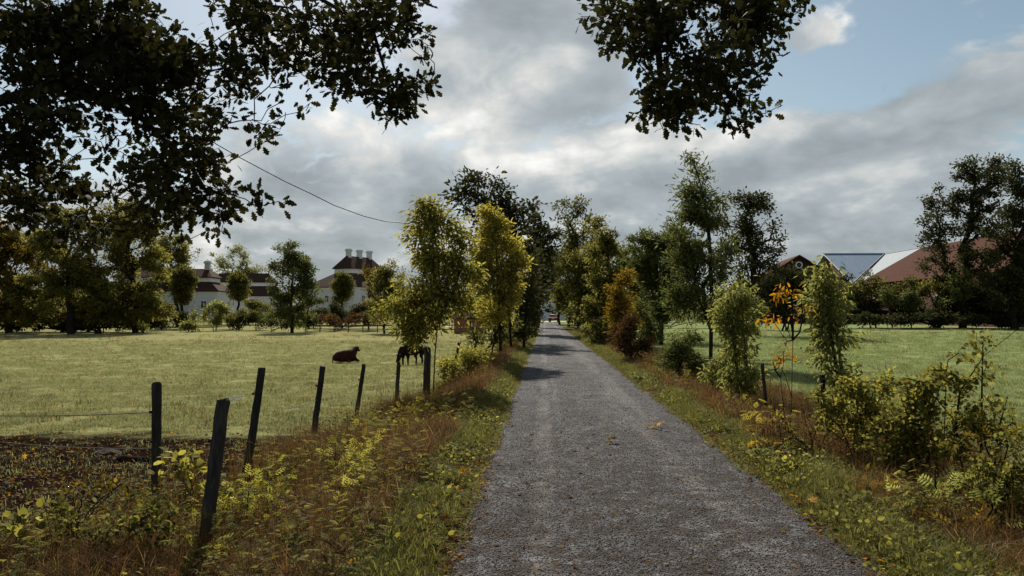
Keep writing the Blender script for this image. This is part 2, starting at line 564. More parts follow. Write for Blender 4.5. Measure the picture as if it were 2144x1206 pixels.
# ------------------------------------------------------------------ the ground and the path
def spaced(lo, hi, f0, f1, step, grow):
    """grid lines: `step` apart between f0 and f1, then growing outwards"""
    xs = list(np.arange(f0, f1 + 1e-6, step))
    s, x = step, xs[-1]
    while x < hi:
        s *= grow; x += s; xs.append(min(x, hi))
    s, x, pre = step, f0, []
    while x > lo:
        s *= grow; x -= s; pre.append(max(x, lo))
    return np.array(pre[::-1] + xs)


def grid_mesh(name, xs, ys, zf, mat):
    X, Y = np.meshgrid(xs, ys)
    V = np.stack([X, Y, zf(X, Y)], -1).reshape(-1, 3)
    nx, ny = len(xs), len(ys)
    i = np.arange((ny - 1) * nx).reshape(ny - 1, nx)[:, :-1].ravel()
    return make_mesh(name, V, np.stack([i, i + 1, i + nx + 1, i + nx], 1), mat, True)


ground = link('ground', grid_mesh('ground', spaced(-1500, 1500, -6.5, 8, 0.16, 1.09), spaced(-60, 2500, 3, 14, 0.16, 1.05), ground_z, ground_material()))
tag(ground, 'pasture and verge ground on both sides of the gravel path', kind='structure')


def path_z(x, y):
    return 0.022 - 0.035 * ((x - 0.72) / 1.4) ** 2 + (fbm(x * 1.7, y * 0.8, 21, 3) - 0.5) * 0.020 - 0.012 * np.exp(-((x + 0.02) / 0.14) ** 2) * smooth(30, 10, y)


def build_path():
    ys = spaced(-12, PATH_END + 6, 3, 16, 0.09, 1.03)
    t = np.linspace(0, 1, 37)
    V = []
    for y in ys:
        wl = PATH_L + (fbm(y * 1.3, 0.5, 31, 4) - 0.5) * 0.30
        wr = PATH_R + (fbm(y * 1.3, 9.5, 37, 4) - 0.5) * 0.30
        x = wl + (wr - wl) * t
        z = path_z(x, np.full_like(x, y))
        z[0] -= 0.06; z[-1] -= 0.06
        V.append(np.stack([x, np.full_like(x, y), z], 1))
    nx, ny = len(t), len(ys)
    i = np.arange((ny - 1) * nx).reshape(ny - 1, nx)[:, :-1].ravel()
    o = link('gravel_path', make_mesh('gravel_path', np.concatenate(V), np.stack([i, i + 1, i + nx + 1, i + nx], 1), gravel_material(), True))
    tag(o, 'straight grey gravel path running away between the trees', kind='structure')
    # the sandy yard and cross road at the far end
    m = plain_mat('sandy_road', [(.24, .21, .17), (.36, .32, .27)], 1.5, 0.95, 0.2)
    xs, ys = np.linspace(-30, 26, 30), np.linspace(150, 170, 8)
    r = link('cross_road', grid_mesh('cross_road', xs, ys, lambda X, Y: ground_z(X, Y) + 0.06, m))
    tag(r, 'pale sandy road crossing the far end of the path', kind='structure')


build_path()

# ------------------------------------------------------------------ leaves
LEAF = {
    'rhomb': (np.array([(0, 0, 0), (.45, .27, .05), (1, 0, -.04), (.45, -.27, .05)]), [(0, 1, 2), (0, 2, 3)]),
    'lance': (np.array([(0, 0, 0), (.30, .15, .03), (.68, .12, .02), (1, 0, -.08), (.68, -.12, .02), (.30, -.15, .03)]), [(0, 1, 2), (0, 2, 3), (0, 3, 4), (0, 4, 5)]),
    'round': (np.array([(0, 0, 0), (.2, .30, .04), (.6, .36, .05), (1, 0, -.05), (.6, -.36, .05), (.2, -.30, .04)]), [(0, 1, 2), (0, 2, 3), (0, 3, 4), (0, 4, 5)]),
}


def _oak():
    half = [(0, .02), (.14, .07), (.22, .20), (.31, .12), (.42, .30), (.52, .17), (.66, .36), (.76, .20), (.90, .17), (1.0, .0)]
    v = [(x, y, .10 * abs(y) - .05 * x * x) for x, y in half] + [(x, -y, .10 * abs(y) - .05 * x * x) for x, y in half[1:-1]][::-1]
    n = len(half); m = len(v)
    f = []
    for i in range(n - 1):
        a, b = i, i + 1
        c, d = (m - i) % m, m - i - 1
        if i == 0: f.append((0, 1, m - 1))
        elif i == n - 2: f.append((a, b, c))
        else: f += [(a, b, d), (a, d, c)]
    return np.array(v), f


def _pinnate(pairs=4, w=.105, ll=.40):
    """a compound leaf: leaflets in pairs along a drooping rib, one at the tip"""
    V, Fc = [], []

    def leaflet(b, d, l):
        k = len(V)
        b, d = np.array(b), np.array(d) / np.linalg.norm(d)
        s = np.array((-d[1], d[0], 0)); s /= np.linalg.norm(s)
        up = np.array((0, 0, 1))
        V.extend([b, b + d * l * .45 + s * w * l / .4 + up * .015, b + d * l - up * .04, b + d * l * .45 - s * w * l / .4 + up * .015])
        Fc.extend([(k, k + 1, k + 2), (k, k + 2, k + 3)])
    for i in range(pairs):
        x = .18 + .62 * i / (pairs - 1)
        z = -.22 * x * x
        for sg in (1, -1):
            leaflet((x, 0, z), (.55, sg * .85, -.25), ll * (1 - .25 * abs(i / (pairs - 1) - .4)))
    leaflet((.74, 0, -.14), (1, 0, -.4), ll)
    k = len(V)
    V.extend([np.array(p) for p in ((0, .012, 0), (0, -.012, 0), (.8, 0, -.15))]); Fc.append((k, k + 1, k + 2))
    return np.array(V), Fc


def _maple():
    a = [0, 22, 38, 62, 82, 112, 140, 165]
    r = [1.0, .60, .78, .42, .80, .40, .55, .18]
    v = [(0, 0, 0)] + [(q * math.cos(R(t)), q * math.sin(R(t)), .12 * math.sin(R(t * 3)) * q) for t, q in zip(a, r)] + [(q * math.cos(R(-t)), q * math.sin(R(-t)), .10 * math.cos(R(t * 2)) * q) for t, q in list(zip(a, r))[:0:-1]]
    n = len(v) - 1
    return np.array(v), [(0, i, i % n + 1) for i in range(1, n + 1)]


LEAF['oak'] = _oak()
LEAF['pinnate'] = _pinnate(4, .066, .40)
LEAF['pinnate_long'] = _pinnate(4, .050, .42)
LEAF['maple'] = _maple()


def unit(v):
    return v / (np.linalg.norm(v, axis=-1, keepdims=True) + 1e-9)


def leaf_frames(d, rng, flat=0.6):
    """matrices whose x axis is the leaf direction and whose z axis is its face normal"""
    d = unit(d)
    n = rng.normal(size=d.shape); n[:, 2] += flat * 2
    s = unit(np.cross(n, d))
    return np.stack([d, s, np.cross(d, s)], -1)


def leaves_mesh(name, pos, M, size, kind, mat, tint):
    T, Fc = LEAF[kind]
    n, k = len(pos), len(T)
    V = pos[:, None, :] + np.einsum('nij,kj->nki', M, T) * size[:, None, None]
    Fa = (np.arange(n)[:, None, None] * k + np.array(Fc)[None]).reshape(-1, 3)
    return make_mesh(name, V.reshape(-1, 3), Fa, mat, False, {'tint': np.repeat(tint, k)})


SINGLE = {}


def single_leaf_mesh(kind, mat, t):
    key = (kind, mat.name, t)
    if key not in SINGLE:
        T, Fc = LEAF[kind]
        SINGLE[key] = make_mesh('leaf', T, np.array(Fc), mat, False, {'tint': np.full(len(T), (t + .5) / 5)})
    return SINGLE[key]


# ------------------------------------------------------------------ woody skeletons
def grow(stems, tips, rng, step, wander=0.12, upw=0.25):
    """join every tip to the nearest suitable wood, nearest tips first; returns nodes, parents, start of each tip's own twig"""
    P, par, ln, stem = [], [], [], []
    for s in stems:
        prev = -1
        for p in s:
            P.append(np.array(p, float)); par.append(prev)
            ln.append(0 if prev < 0 else ln[prev] + np.linalg.norm(P[-1] - P[prev]))
            stem.append(True); prev = len(P) - 1
    A = np.zeros((len(P) + len(tips) * 60, 3)); A[:len(P)] = P
    S = A[:len(P)].copy()
    dist = np.min(np.linalg.norm(tips[:, None] - S[None], axis=2), axis=1) if len(tips) else np.array([])
    ends = []
    Ln = np.zeros(len(A)); Ln[:len(P)] = ln
    base = S[0]
    minz = base[2] + 0.12 * (S[:, 2].max() - base[2])
    n = len(P)
    for ti in np.argsort(dist):
        t = tips[ti]
        d = t - A[:n]
        D = np.linalg.norm(d, axis=1)
        cost = D + 0.22 * Ln[:n] + np.maximum(0, A[:n, 2] - t[2] + 0.15 * D) * 0.9 + (A[:n, 2] < minz) * D.max()
        j = int(np.argmin(cost))
        L_ = D[j]
        m = int(min(40, max(1, math.ceil(L_ / step))))
        a = A[j].copy(); prev = j
        first = n
        bow = rng.normal(size=3) * wander * L_
        bow[2] += upw * 0.35 * L_
        for i in range(1, m + 1):
            u = i / m
            q = a + (t - a) * u + bow * math.sin(math.pi * u) * 0.6
            if i < m: q = q + rng.normal(size=3) * step * 0.09
            if n >= len(A): break
            A[n] = q; par.append(prev); stem.append(False)
            Ln[n] = Ln[prev] + np.linalg.norm(A[n] - A[prev])
            prev = n; n += 1
        ends.append((ti, prev, first))
    return A[:n], np.array(par), np.array(stem), ends


def skeleton_meshes(A, par, stem, r_base, r_tip, pw=2.3, ksides=6, trunk=None):
    n = len(A)
    w = np.zeros(n)
    kids = [[] for _ in range(n)]
    for i, p in enumerate(par):
        if p >= 0: kids[p].append(i)
    for i in range(n - 1, -1, -1):
        if not kids[i]: w[i] = max(w[i], 1.0)
        if par[i] >= 0: w[par[i]] += w[i]
    roots = [i for i in range(n) if par[i] < 0]
    rad = w ** (1 / pw)
    mx = max(rad[r] for r in roots)
    rad = r_tip + (r_base - r_tip) * np.maximum(0, rad - 1) / max(mx - 1, 1e-6)
    if trunk:                                            # (node count of the bole, radius at its foot)
        tn, tr = trunk
        rad[:tn] = np.maximum(rad[:tn], tr * np.linspace(1, .4, tn))
    main = MB()
    owner = np.zeros(n, int)
    for i, p in enumerate(par):
        owner[i] = i if p < 0 else owner[p]

    def chain(start, prev, mb, is_main):
        pts, rr, i = [], [], start
        if prev >= 0: pts.append(A[prev]); rr.append(min(rad[prev], rad[start] * 1.15))
        todo = []
        while True:
            pts.append(A[i]); rr.append(rad[i])
            if not kids[i]: break
            ks = sorted(kids[i], key=lambda q: (stem[q] and is_main, w[q]), reverse=True)
            todo += [(k, i) for k in ks[1:]]
            i = ks[0]
        if len(pts) > 1:
            k = ksides if max(rr) > 4 * r_tip or is_main else 4 if max(rr) > 1.5 * r_tip else 3
            mb.tube(pts, rr, k, cap=False)
        return todo
    stack = [(r, -1, None) for r in roots]
    first = set(roots)
    limbs = {}
    while stack:
        q, p, key = stack.pop()
        m = q in first
        if not m and key is None: key = (owner[q], q)
        mb = main if m else limbs.setdefault(key, MB())
        stack += [(k, i, None if m else key) for k, i in chain(q, p, mb, m)]
    out = []
    for r in roots:                       # few limbs on a stem: one object each; many: one mesh of all its branches
        own = [v for k, v in limbs.items() if k[0] == r and v.f]
        if len(own) <= 6: out += own
        else:
            mb = MB()
            for v in own:
                o = len(mb.v); mb.v += v.v; mb.f += [tuple(i + o for i in f) for f in v.f]
            mb.many = True
            out.append(mb)
    return main, out, rad


def lobe_tips(lobes, Y, n, rng, depth=0.9, shell=0.42, tidy=False):
    """points in ellipsoid lobes given as (px, py, rx, ry) in photograph pixels at depth Y"""
    area = np.array([l[2] * l[3] for l in lobes], float)
    cnt = np.maximum(2, np.round(n * area / area.sum())).astype(int)
    out = []
    for l, c in zip(lobes, cnt):
        cy = Y + (l[4] if len(l) > 4 else 0.0)
        C = at(l[0], l[1], cy)
        s = mpp(cy)
        m = int(c * 2.6) + 4
        v = unit(rng.normal(size=(m, 3))) * (rng.random((m, 1)) ** shell) * np.where(rng.random((m, 1)) < (0 if tidy else .2), 1.32, .97)
        q = C + v * np.array([l[2] * s, l[2] * s * depth, l[3] * s])
        fq = 1.9 / (math.sqrt(l[2] * l[3]) * s)          # twigs gather in clumps with air between them
        w = vnoise(q[:, 0] * fq + q[:, 2] * fq * .37 + 9, q[:, 2] * fq + q[:, 1] * fq * .61 + 5, 13) + .25 * rng.random(m)
        out.append(q[:c] if tidy else q[np.argsort(-w)[:c]])
    return np.concatenate(out)


def plant(name, label, cat, base, Y, lobes, leaf, mat, size, tips=120, cover=2.2, r0=0.08, rt=None, stems=None, nst=1, group=None, spread=None,
          droop=0.2, flat=0.5, depth=0.9, wander=0.12, upw=0.25, singles=0, bark=None, kin=0.0, low=0.0, z0=None, stem_name=None, crown_name='crown', seed=None, tips_extra=None, topk=0.86, tidy=False):
    rng = np.random.default_rng(abs(hash_str(name + label)) if seed is None else seed)
    bark = bark or BARK
    b = at(base, VY, Y)
    x0, y0 = b[0], b[1]
    gz0 = gz(x0, y0) if z0 is None else z0
    B = np.array([x0, y0, gz0])
    T = lobe_tips(lobes, Y, tips, rng, depth, tidy=tidy) if lobes else np.zeros((0, 3))
    if tips_extra is not None: T = np.concatenate([T, tips_extra])
    T[:, 2] = np.maximum(T[:, 2], ground_z(T[:, 0], T[:, 1]) + 0.03 + low + 0.05 * rng.random(len(T)))
    s = mpp(Y)
    H = T[:, 2].max() - gz0
    if stems is None:
        top_c = T[T[:, 2] > gz0 + 0.7 * H].mean(0)
        stems = []
        for k in range(nst):
            j = np.array([rng.normal() * 0.05, rng.normal() * 0.05, 0]) * H * (1 if nst > 1 else 0)
            tgt = top_c if nst == 1 else T[rng.integers(len(T))]
            hh = (tgt[2] - gz0) * (topk if nst == 1 else 0.9)
            st = []
            m = 9
            for i in range(m):
                u = i / (m - 1)
                p = B + j + np.array([0, 0, -0.12 if i == 0 else 0])
                q = np.array([(tgt[0] - B[0] - j[0]) * u ** 1.6, (tgt[1] - B[1] - j[1]) * u ** 1.6, hh * u])
                st.append(p + q + np.array([rng.normal(), rng.normal(), 0]) * 0.012 * H * (0 < i))
            stems.append(st)
    else:
        stems = [[at(px, py, Y + (d[0] if d else 0)) for px, py, *d in st] for st in stems]
    step = max(0.10, H / 26)
    A, par, stm, ends = grow(stems, T, rng, step, wander, upw)
    rt = rt or max(0.004, s * 0.45)
    main, side, rad = skeleton_meshes(A, par, stm, r0, rt)
    root = thing(name, label, cat, tuple(B), group)
    for part_name, mb in [(stem_name or ('trunk' if r0 > 0.045 else 'stem'), main)] + [('branch', q) for q in side]:
        mb.v = [tuple(np.array(v) - B) for v in mb.v]
        bo = mb.build(part_name, bark, root, smooth_=True)
        if getattr(mb, 'many', False): bo['kind'] = 'stuff'
    # leaves: sprays round each tip and along its twig
    lf_area = {'rhomb': .27, 'lance': .2, 'round': .5, 'oak': .36, 'pinnate': .48, 'pinnate_long': .38, 'maple': .9}[leaf]
    px_area = sum(l[2] * l[3] * math.pi for l in lobes) if lobes else 0
    crown_area = px_area * s * s
    nl = int(max(24, cover * crown_area / (lf_area * size * size * 0.6)))
    per = max(3, nl // max(1, len(ends)))
    spread = spread or max(size * 1.1, math.sqrt(crown_area / max(1, len(ends))) * 0.37)
    pos, dirs, tint = [], [], []
    for ti, e, f in ends:
        t = A[e]
        pr = A[par[e]] if par[e] >= 0 else t - np.array([0, 0, .1])
        ax = unit(t - pr)
        k = max(2, int(per * (rng.uniform(.8, 1.2) if tidy else min(2.4, rng.lognormal(-.15, .55)))))
        g = rng.normal(size=(k, 3)) * spread * rng.uniform(.55, 1.05) * np.array([1, 1, .62])
        pp = t + g
        back = rng.random((k, 1)) * 1.1
        pp = pp - ax * back * spread * 1.5
        d = unit(g) * 0.7 + ax * 0.5 + rng.normal(size=(k, 3)) * 0.45
        d[:, 2] -= droop
        pos.append(pp); dirs.append(d)
        tint.append(np.clip(rng.normal(.42 + rng.normal() * .12 + kin, .17, k), 0.02, .98))
    pos = np.concatenate(pos); dirs = np.concatenate(dirs); tint = np.concatenate(tint)
    ok = pos[:, 2] > ground_z(pos[:, 0], pos[:, 1]) + 0.01
    pos, dirs, tint = pos[ok], dirs[ok], tint[ok]
    sz = size * rng.uniform(.65, 1.25, len(pos))
    M = leaf_frames(dirs, rng, flat)
    if singles:
        rel = pos - CAM
        dep = rel @ fwd
        u = CX + F * (rel @ rgt) / dep; v = CY - F * (rel @ upv) / dep
        inv = (u > 0) & (u < 2144) & (v > 0) & (v < 1206)
        score = np.where(inv, sz / dep, -1)
        idx = np.argsort(-score)[:singles]
        idx = idx[score[idx] > 0]
        for i in idx:
            o = bpy.data.objects.new('leaf', single_leaf_mesh(leaf, mat, int(tint[i] * 4.99)))
            COL.objects.link(o)
            o.parent = root
            m4 = Matrix([[*(M[i][r] * sz[i]), pos[i][r] - B[r]] for r in range(3)] + [[0, 0, 0, 1]])
            o.matrix_basis = m4
        keep = np.ones(len(pos), bool); keep[idx] = False
        pos, M, sz, tint = pos[keep], M[keep], sz[keep], tint[keep]
    if len(pos):
        c = link(crown_name, leaves_mesh(crown_name, pos - B, M, sz, leaf, mat, tint), root)
        c['kind'] = 'stuff'
    return root


def hash_str(s):
    h = 2166136261
    for c in s.encode(): h = ((h ^ c) * 16777619) & 0xffffffff
    return h


# ------------------------------------------------------------------ buildings
WHITE = plain_mat('lime_washed_wall', [(.42, .44, .46), (.56, .58, .60)], 1.2, 0.9, 0.1)
REDTILE = plain_mat('red_roof_tiles', [(.026, .017, .014), (.048, .028, .023), (.076, .045, .036)], 3.0, 0.95, 0.5, 0.05, stretch=(1, 1, 2), dist=0.05)
TRIM = plain_mat('white_painted_trim', [(.58, .59, .60), (.72, .73, .73)], 2, 0.7, 0.0)
GLASS = plain_mat('dark_window_glass', [(.010, .012, .014), (.025, .028, .032)], 2, 0.12, 0.0, 0.5)
STONE = plain_mat('pale_chimney_render', [(.40, .44, .46), (.56, .59, .60)], 3, 0.9, 0.2)
RED = plain_mat('falu_red_boards', [(.045, .012, .008), (.080, .020, .013), (.110, .030, .019)], 4, 0.9, 0.4, stretch=(6, 6, .3), dist=0.03)
DKRED = plain_mat('old_dark_red_boards', [(.020, .009, .007), (.045, .017, .012)], 4, 0.9, 0.4, stretch=(6, 6, .3), dist=0.03)
BLUE = plain_mat('blue_sheet_metal_roof', [(.130, .190, .275), (.165, .225, .310)], 0.5, 0.65, 0.04, 0.2, stretch=(3, .4, .4))
GREY = plain_mat('pale_sheet_metal_roof', [(.200, .235, .260), (.260, .290, .315)], 0.5, 0.75, 0.08, 0.1, stretch=(.4, 3, .4))
BROWN = plain_mat('brown_clay_tile_roof', [(.032, .011, .007), (.058, .020, .012), (.088, .034, .022)], 2.2, 0.95, 0.7, 0.05, stretch=(1, 1.6, 1.6), dist=0.08)


def window(parent, c, u, n, w, h, mats=(TRIM, GLASS)):
    """a framed window with a glazing cross, centre c on the wall, u along the wall, n outwards (local coordinates)"""
    c, u, n = np.array(c, float), np.array(u, float), np.array(n, float)
    z = np.array([0, 0, 1.0])

    def bar(mb, a0, a1, b0, b1, d0, d1):
        P = [c + u * a + z * b + n * d for d in (d0, d1) for b in (b0, b1) for a in (a0, a1)]
        k = len(mb.v); mb.v += [tuple(p) for p in P]
        mb.f += [tuple(k + i for i in q) for q in ((0, 2, 3, 1), (4, 5, 7, 6), (0, 1, 5, 4), (2, 6, 7, 3), (0, 4, 6, 2), (1, 3, 7, 5))]
    fr = MB(); t = 0.10
    bar(fr, -w / 2 - t, -w / 2, -h / 2 - t, h / 2 + t, 0.01, .09); bar(fr, w / 2, w / 2 + t, -h / 2 - t, h / 2 + t, 0.01, .09)
    bar(fr, -w / 2, w / 2, h / 2, h / 2 + t, 0.012, .088); bar(fr, -w / 2, w / 2, -h / 2 - t, -h / 2, 0.012, .12)
    bar(fr, -.03, .03, -h / 2, h / 2, 0.03, .07); bar(fr, -w / 2, -.03, .1, .15, 0.03, .068); bar(fr, .03, w / 2, .1, .15, 0.03, .068)
    f = fr.build('window', mats[0], parent)
    g = MB(); bar(g, -w / 2, w / 2, -h / 2, h / 2, .004, .026)
    g.build('pane', mats[1], f)


def sateri_house(label, loc, rotz, w, d, eave, h1, inset, band, h2, ridge, chimneys, wins, group=None, hip=True):
    """white house with a broken hipped roof: lower skirt, a pale band, an upper roof. x = length w, y = depth d; front face at y = -d/2"""
    root = thing('manor_house', label, 'house', loc, group, rotz)
    hw, hd = w / 2, d / 2
    o = 0.35
    mb = MB(); mb.box(-hw, hw, -hd, hd, -0.6, eave); mb.build('wall', WHITE, root)
    mb = MB(); mb.box(-hw - .12, hw + .12, -hd - .12, hd + .12, eave - .25, eave - .02); mb.build('cornice', TRIM, root)

    def skirt(z0, z1, ax, ay, bx, by, name, th=.18):
        m = MB()
        lo = [(-ax, -ay, z0), (ax, -ay, z0), (ax, ay, z0), (-ax, ay, z0)]
        hi = [(-bx, -by, z1), (bx, -by, z1), (bx, by, z1), (-bx, by, z1)]
        for i in range(4):
            j = (i + 1) % 4
            m.poly(lo[i], lo[j], hi[j], hi[i])
        lo2 = [(x, y, z - th) for x, y, z in lo]
        for i in range(4):
            j = (i + 1) % 4
            m.poly(lo2[i], lo2[j], lo[j], lo[i])
        m.poly(*lo2[::-1]); m.poly(*hi)
        return m.build(name, REDTILE, root)
    ax, ay = hw + o, hd + o
    z1 = eave + h1
    skirt(eave + .16, z1, ax, ay, hw - inset, hd - inset, 'lower_roof')
    mb = MB(); mb.box(-hw + inset, hw - inset, -hd + inset, hd - inset, z1 - .1, z1 + band); mb.build('attic_wall', TRIM, root)
    z2 = z1 + band
    e = .35
    up = skirt(z2 + .16, z2 + h2, hw - inset + e, hd - inset + e, ridge / 2, .06, 'upper_roof')
    for cx, cy in chimneys:
        m = MB(); zb = z2 + h2 * .55; zt = z2 + h2 + 1.05
        m.box(cx - .45, cx + .45, cy - .45, cy + .45, zb, zt)
        ch = m.build('chimney', STONE, root)
        m = MB(); m.box(cx - .62, cx + .62, cy - .62, cy + .62, zt + .002, zt + .28); m.box(cx - .5, cx + .5, cy - .5, cy + .5, zt + .28, zt + .5); m.build('chimney_cap', STONE, ch)
    for face, t in wins:
        if face == 'f': window(root, (t, -hd, 1.9), (1, 0, 0), (0, -1, 0), 1.0, 1.35)
        if face == 'r': window(root, (hw, t, 1.9), (0, 1, 0), (1, 0, 0), 1.0, 1.35)
        if face == 'l': window(root, (-hw, t, 1.9), (0, -1, 0), (-1, 0, 0), 1.0, 1.35)
    return root


def place_house(px, Y, *a, **k): ...


ZF = -0.95
p = at(742, 640, 168)
sateri_house('white manor house with steep red roof in two tiers and three chimneys in a row', (p[0] - 1.0, p[1] + 8, 2.9), R(63), 19, 13.5, 4.3, 3.2, 4.3, 1.0, 2.9, 8.2,
             [(-3.4, 0), (0.2, 0), (3.6, 0)], [('l', 4.2), ('l', 0.6), ('l', -3.6), ('f', -6.5), ('f', -2.2), ('f', 2.2), ('f', 6.5)])
p = at(440, 650, 150)
sateri_house('long white house with red two tier roof behind the larger round clipped tree', (p[0] - 11.3, p[1] + 6, 1.5), R(4), 23, 9.5, 4.4, 2.0, 2.0, .8, 1.9, 16,
             [(7.9, 0)], [('f', -6.6), ('f', -2.4), ('f', 1.2), ('f', 8.9), ('r', -1.8), ('r', 2)])
p = at(560, 640, 175)
sateri_house('low white wing with dark red roof seen between two garden trees', (p[0] - 7.2, p[1] + 5, 2.3), R(6), 18, 9, 3.2, 2.4, 2.2, .8, 2.2, 11,
             [], [('f', -6), ('f', -1.5), ('f', 3), ('f', 7.5)])


def gable_building(name, label, cat, loc, rotz, w, d, eave, rise, wall, roof, over=.5, round_win=False, wins=()):
    """ridge along y; gable faces at y = -d/2 and d/2"""
    root = thing(name, label, cat, loc, None, rotz)
    hw, hd = w / 2, d / 2
    m = MB()
    for s in (-1, 1):
        q = [(-hw, s * hd, -.6), (hw, s * hd, -.6), (hw, s * hd, eave), (0, s * hd, eave + rise), (-hw, s * hd, eave)]
        m.poly(*(q if s < 0 else q[::-1]))
    m.poly((-hw, hd, -.6), (-hw, -hd, -.6), (-hw, -hd, eave), (-hw, hd, eave)); m.poly((hw, -hd, -.6), (hw, hd, -.6), (hw, hd, eave), (hw, -hd, eave))
    m.build('wall', wall, root)
    sl = rise / hw
    for s in (-1, 1):
        m = MB()
        a = [(0, -hd - over, eave + rise + .06), (s * (hw + over), -hd - over, eave - over * sl + .06), (s * (hw + over), hd + over, eave - over * sl + .06), (0, hd + over, eave + rise + .06)]
        b = [(x, y, z + .16) for x, y, z in a]
        m.poly(*b); m.poly(*a[::-1])
        for i in range(4): m.poly(a[i], a[(i + 1) % 4], b[(i + 1) % 4], b[i])
        m.build('roof', roof, root)
        for e in (-1, 1):
            m = MB()
            y = e * (hd + over + .012)
            m.poly((0, y, eave + rise + .24), (s * (hw + over), y, eave - over * sl + .24), (s * (hw + over), y, eave - over * sl - .05), (0, y, eave + rise - .05))
            m.build('bargeboard', DKRED if wall is DKRED else TRIM, root)
    for face, t, z, ww, hh in wins:
        if face == 'f': window(root, (t, -hd, z), (1, 0, 0), (0, -1, 0), ww, hh)
        if face == 'l': window(root, (-hw, t, z), (0, -1, 0), (-1, 0, 0), ww, hh)
    if round_win:
        m = MB()
        k = 16; zc = eave + rise * .62
        for i in range(k):
            t0, t1 = 2 * math.pi * i / k, 2 * math.pi * (i + 1) / k
            m.poly(*[(r * math.cos(t), -hd - .05, zc + r * math.sin(t)) for r, t in ((.42, t0), (.60, t0), (.60, t1), (.42, t1))])
        f = m.build('window', TRIM, root)
        m = MB(); m.poly(*[(.42 * math.cos(2 * math.pi * i / k), -hd - .03, zc + .42 * math.sin(2 * math.pi * i / k)) for i in range(k)]); m.build('pane', GLASS, f)
    return root


p = at(1684, 600, 140)
gable_building('red_barn', 'dark red wooden gable with a small round window behind the dark trees', 'barn', (p[0], p[1] + 8, 0), R(-6), 12.5, 16, 7.6, 4.0, DKRED, BROWN, round_win=True,
               wins=(('f', 2.6, 6.6, .9, 1.2), ('f', -2.6, 6.6, .9, 1.2), ('f', 0, 3.4, 1.0, 1.3)))
p = at(985, 660, 104)
gable_building('brick_shed', 'low orange brown shed seen under the trees left of the path', 'shed', (p[0], p[1], ZF + .3), R(80), 3.0, 3.6, 1.7, .9, plain_mat('orange_brown_boards', [(.14, .06, .035), (.24, .11, .06)], 3, .9, .2), BROWN, over=.25)
p = at(1138, 640, 205)
gable_building('white_cottage', 'pale blue white house front beyond the far end of the path', 'house', (p[0], p[1] + 6, 0.2), R(2), 13, 9, 4.6, 3.5, plain_mat('pale_blue_wall', [(.50, .56, .62), (.60, .66, .71)], 1.5, .9, .1), REDTILE, wins=(('f', -1, 1.9, 1.0, 1.3), ('f', 2.5, 1.9, 1.0, 1.3), ('f', -4.5, 1.9, 1, 1.3)))


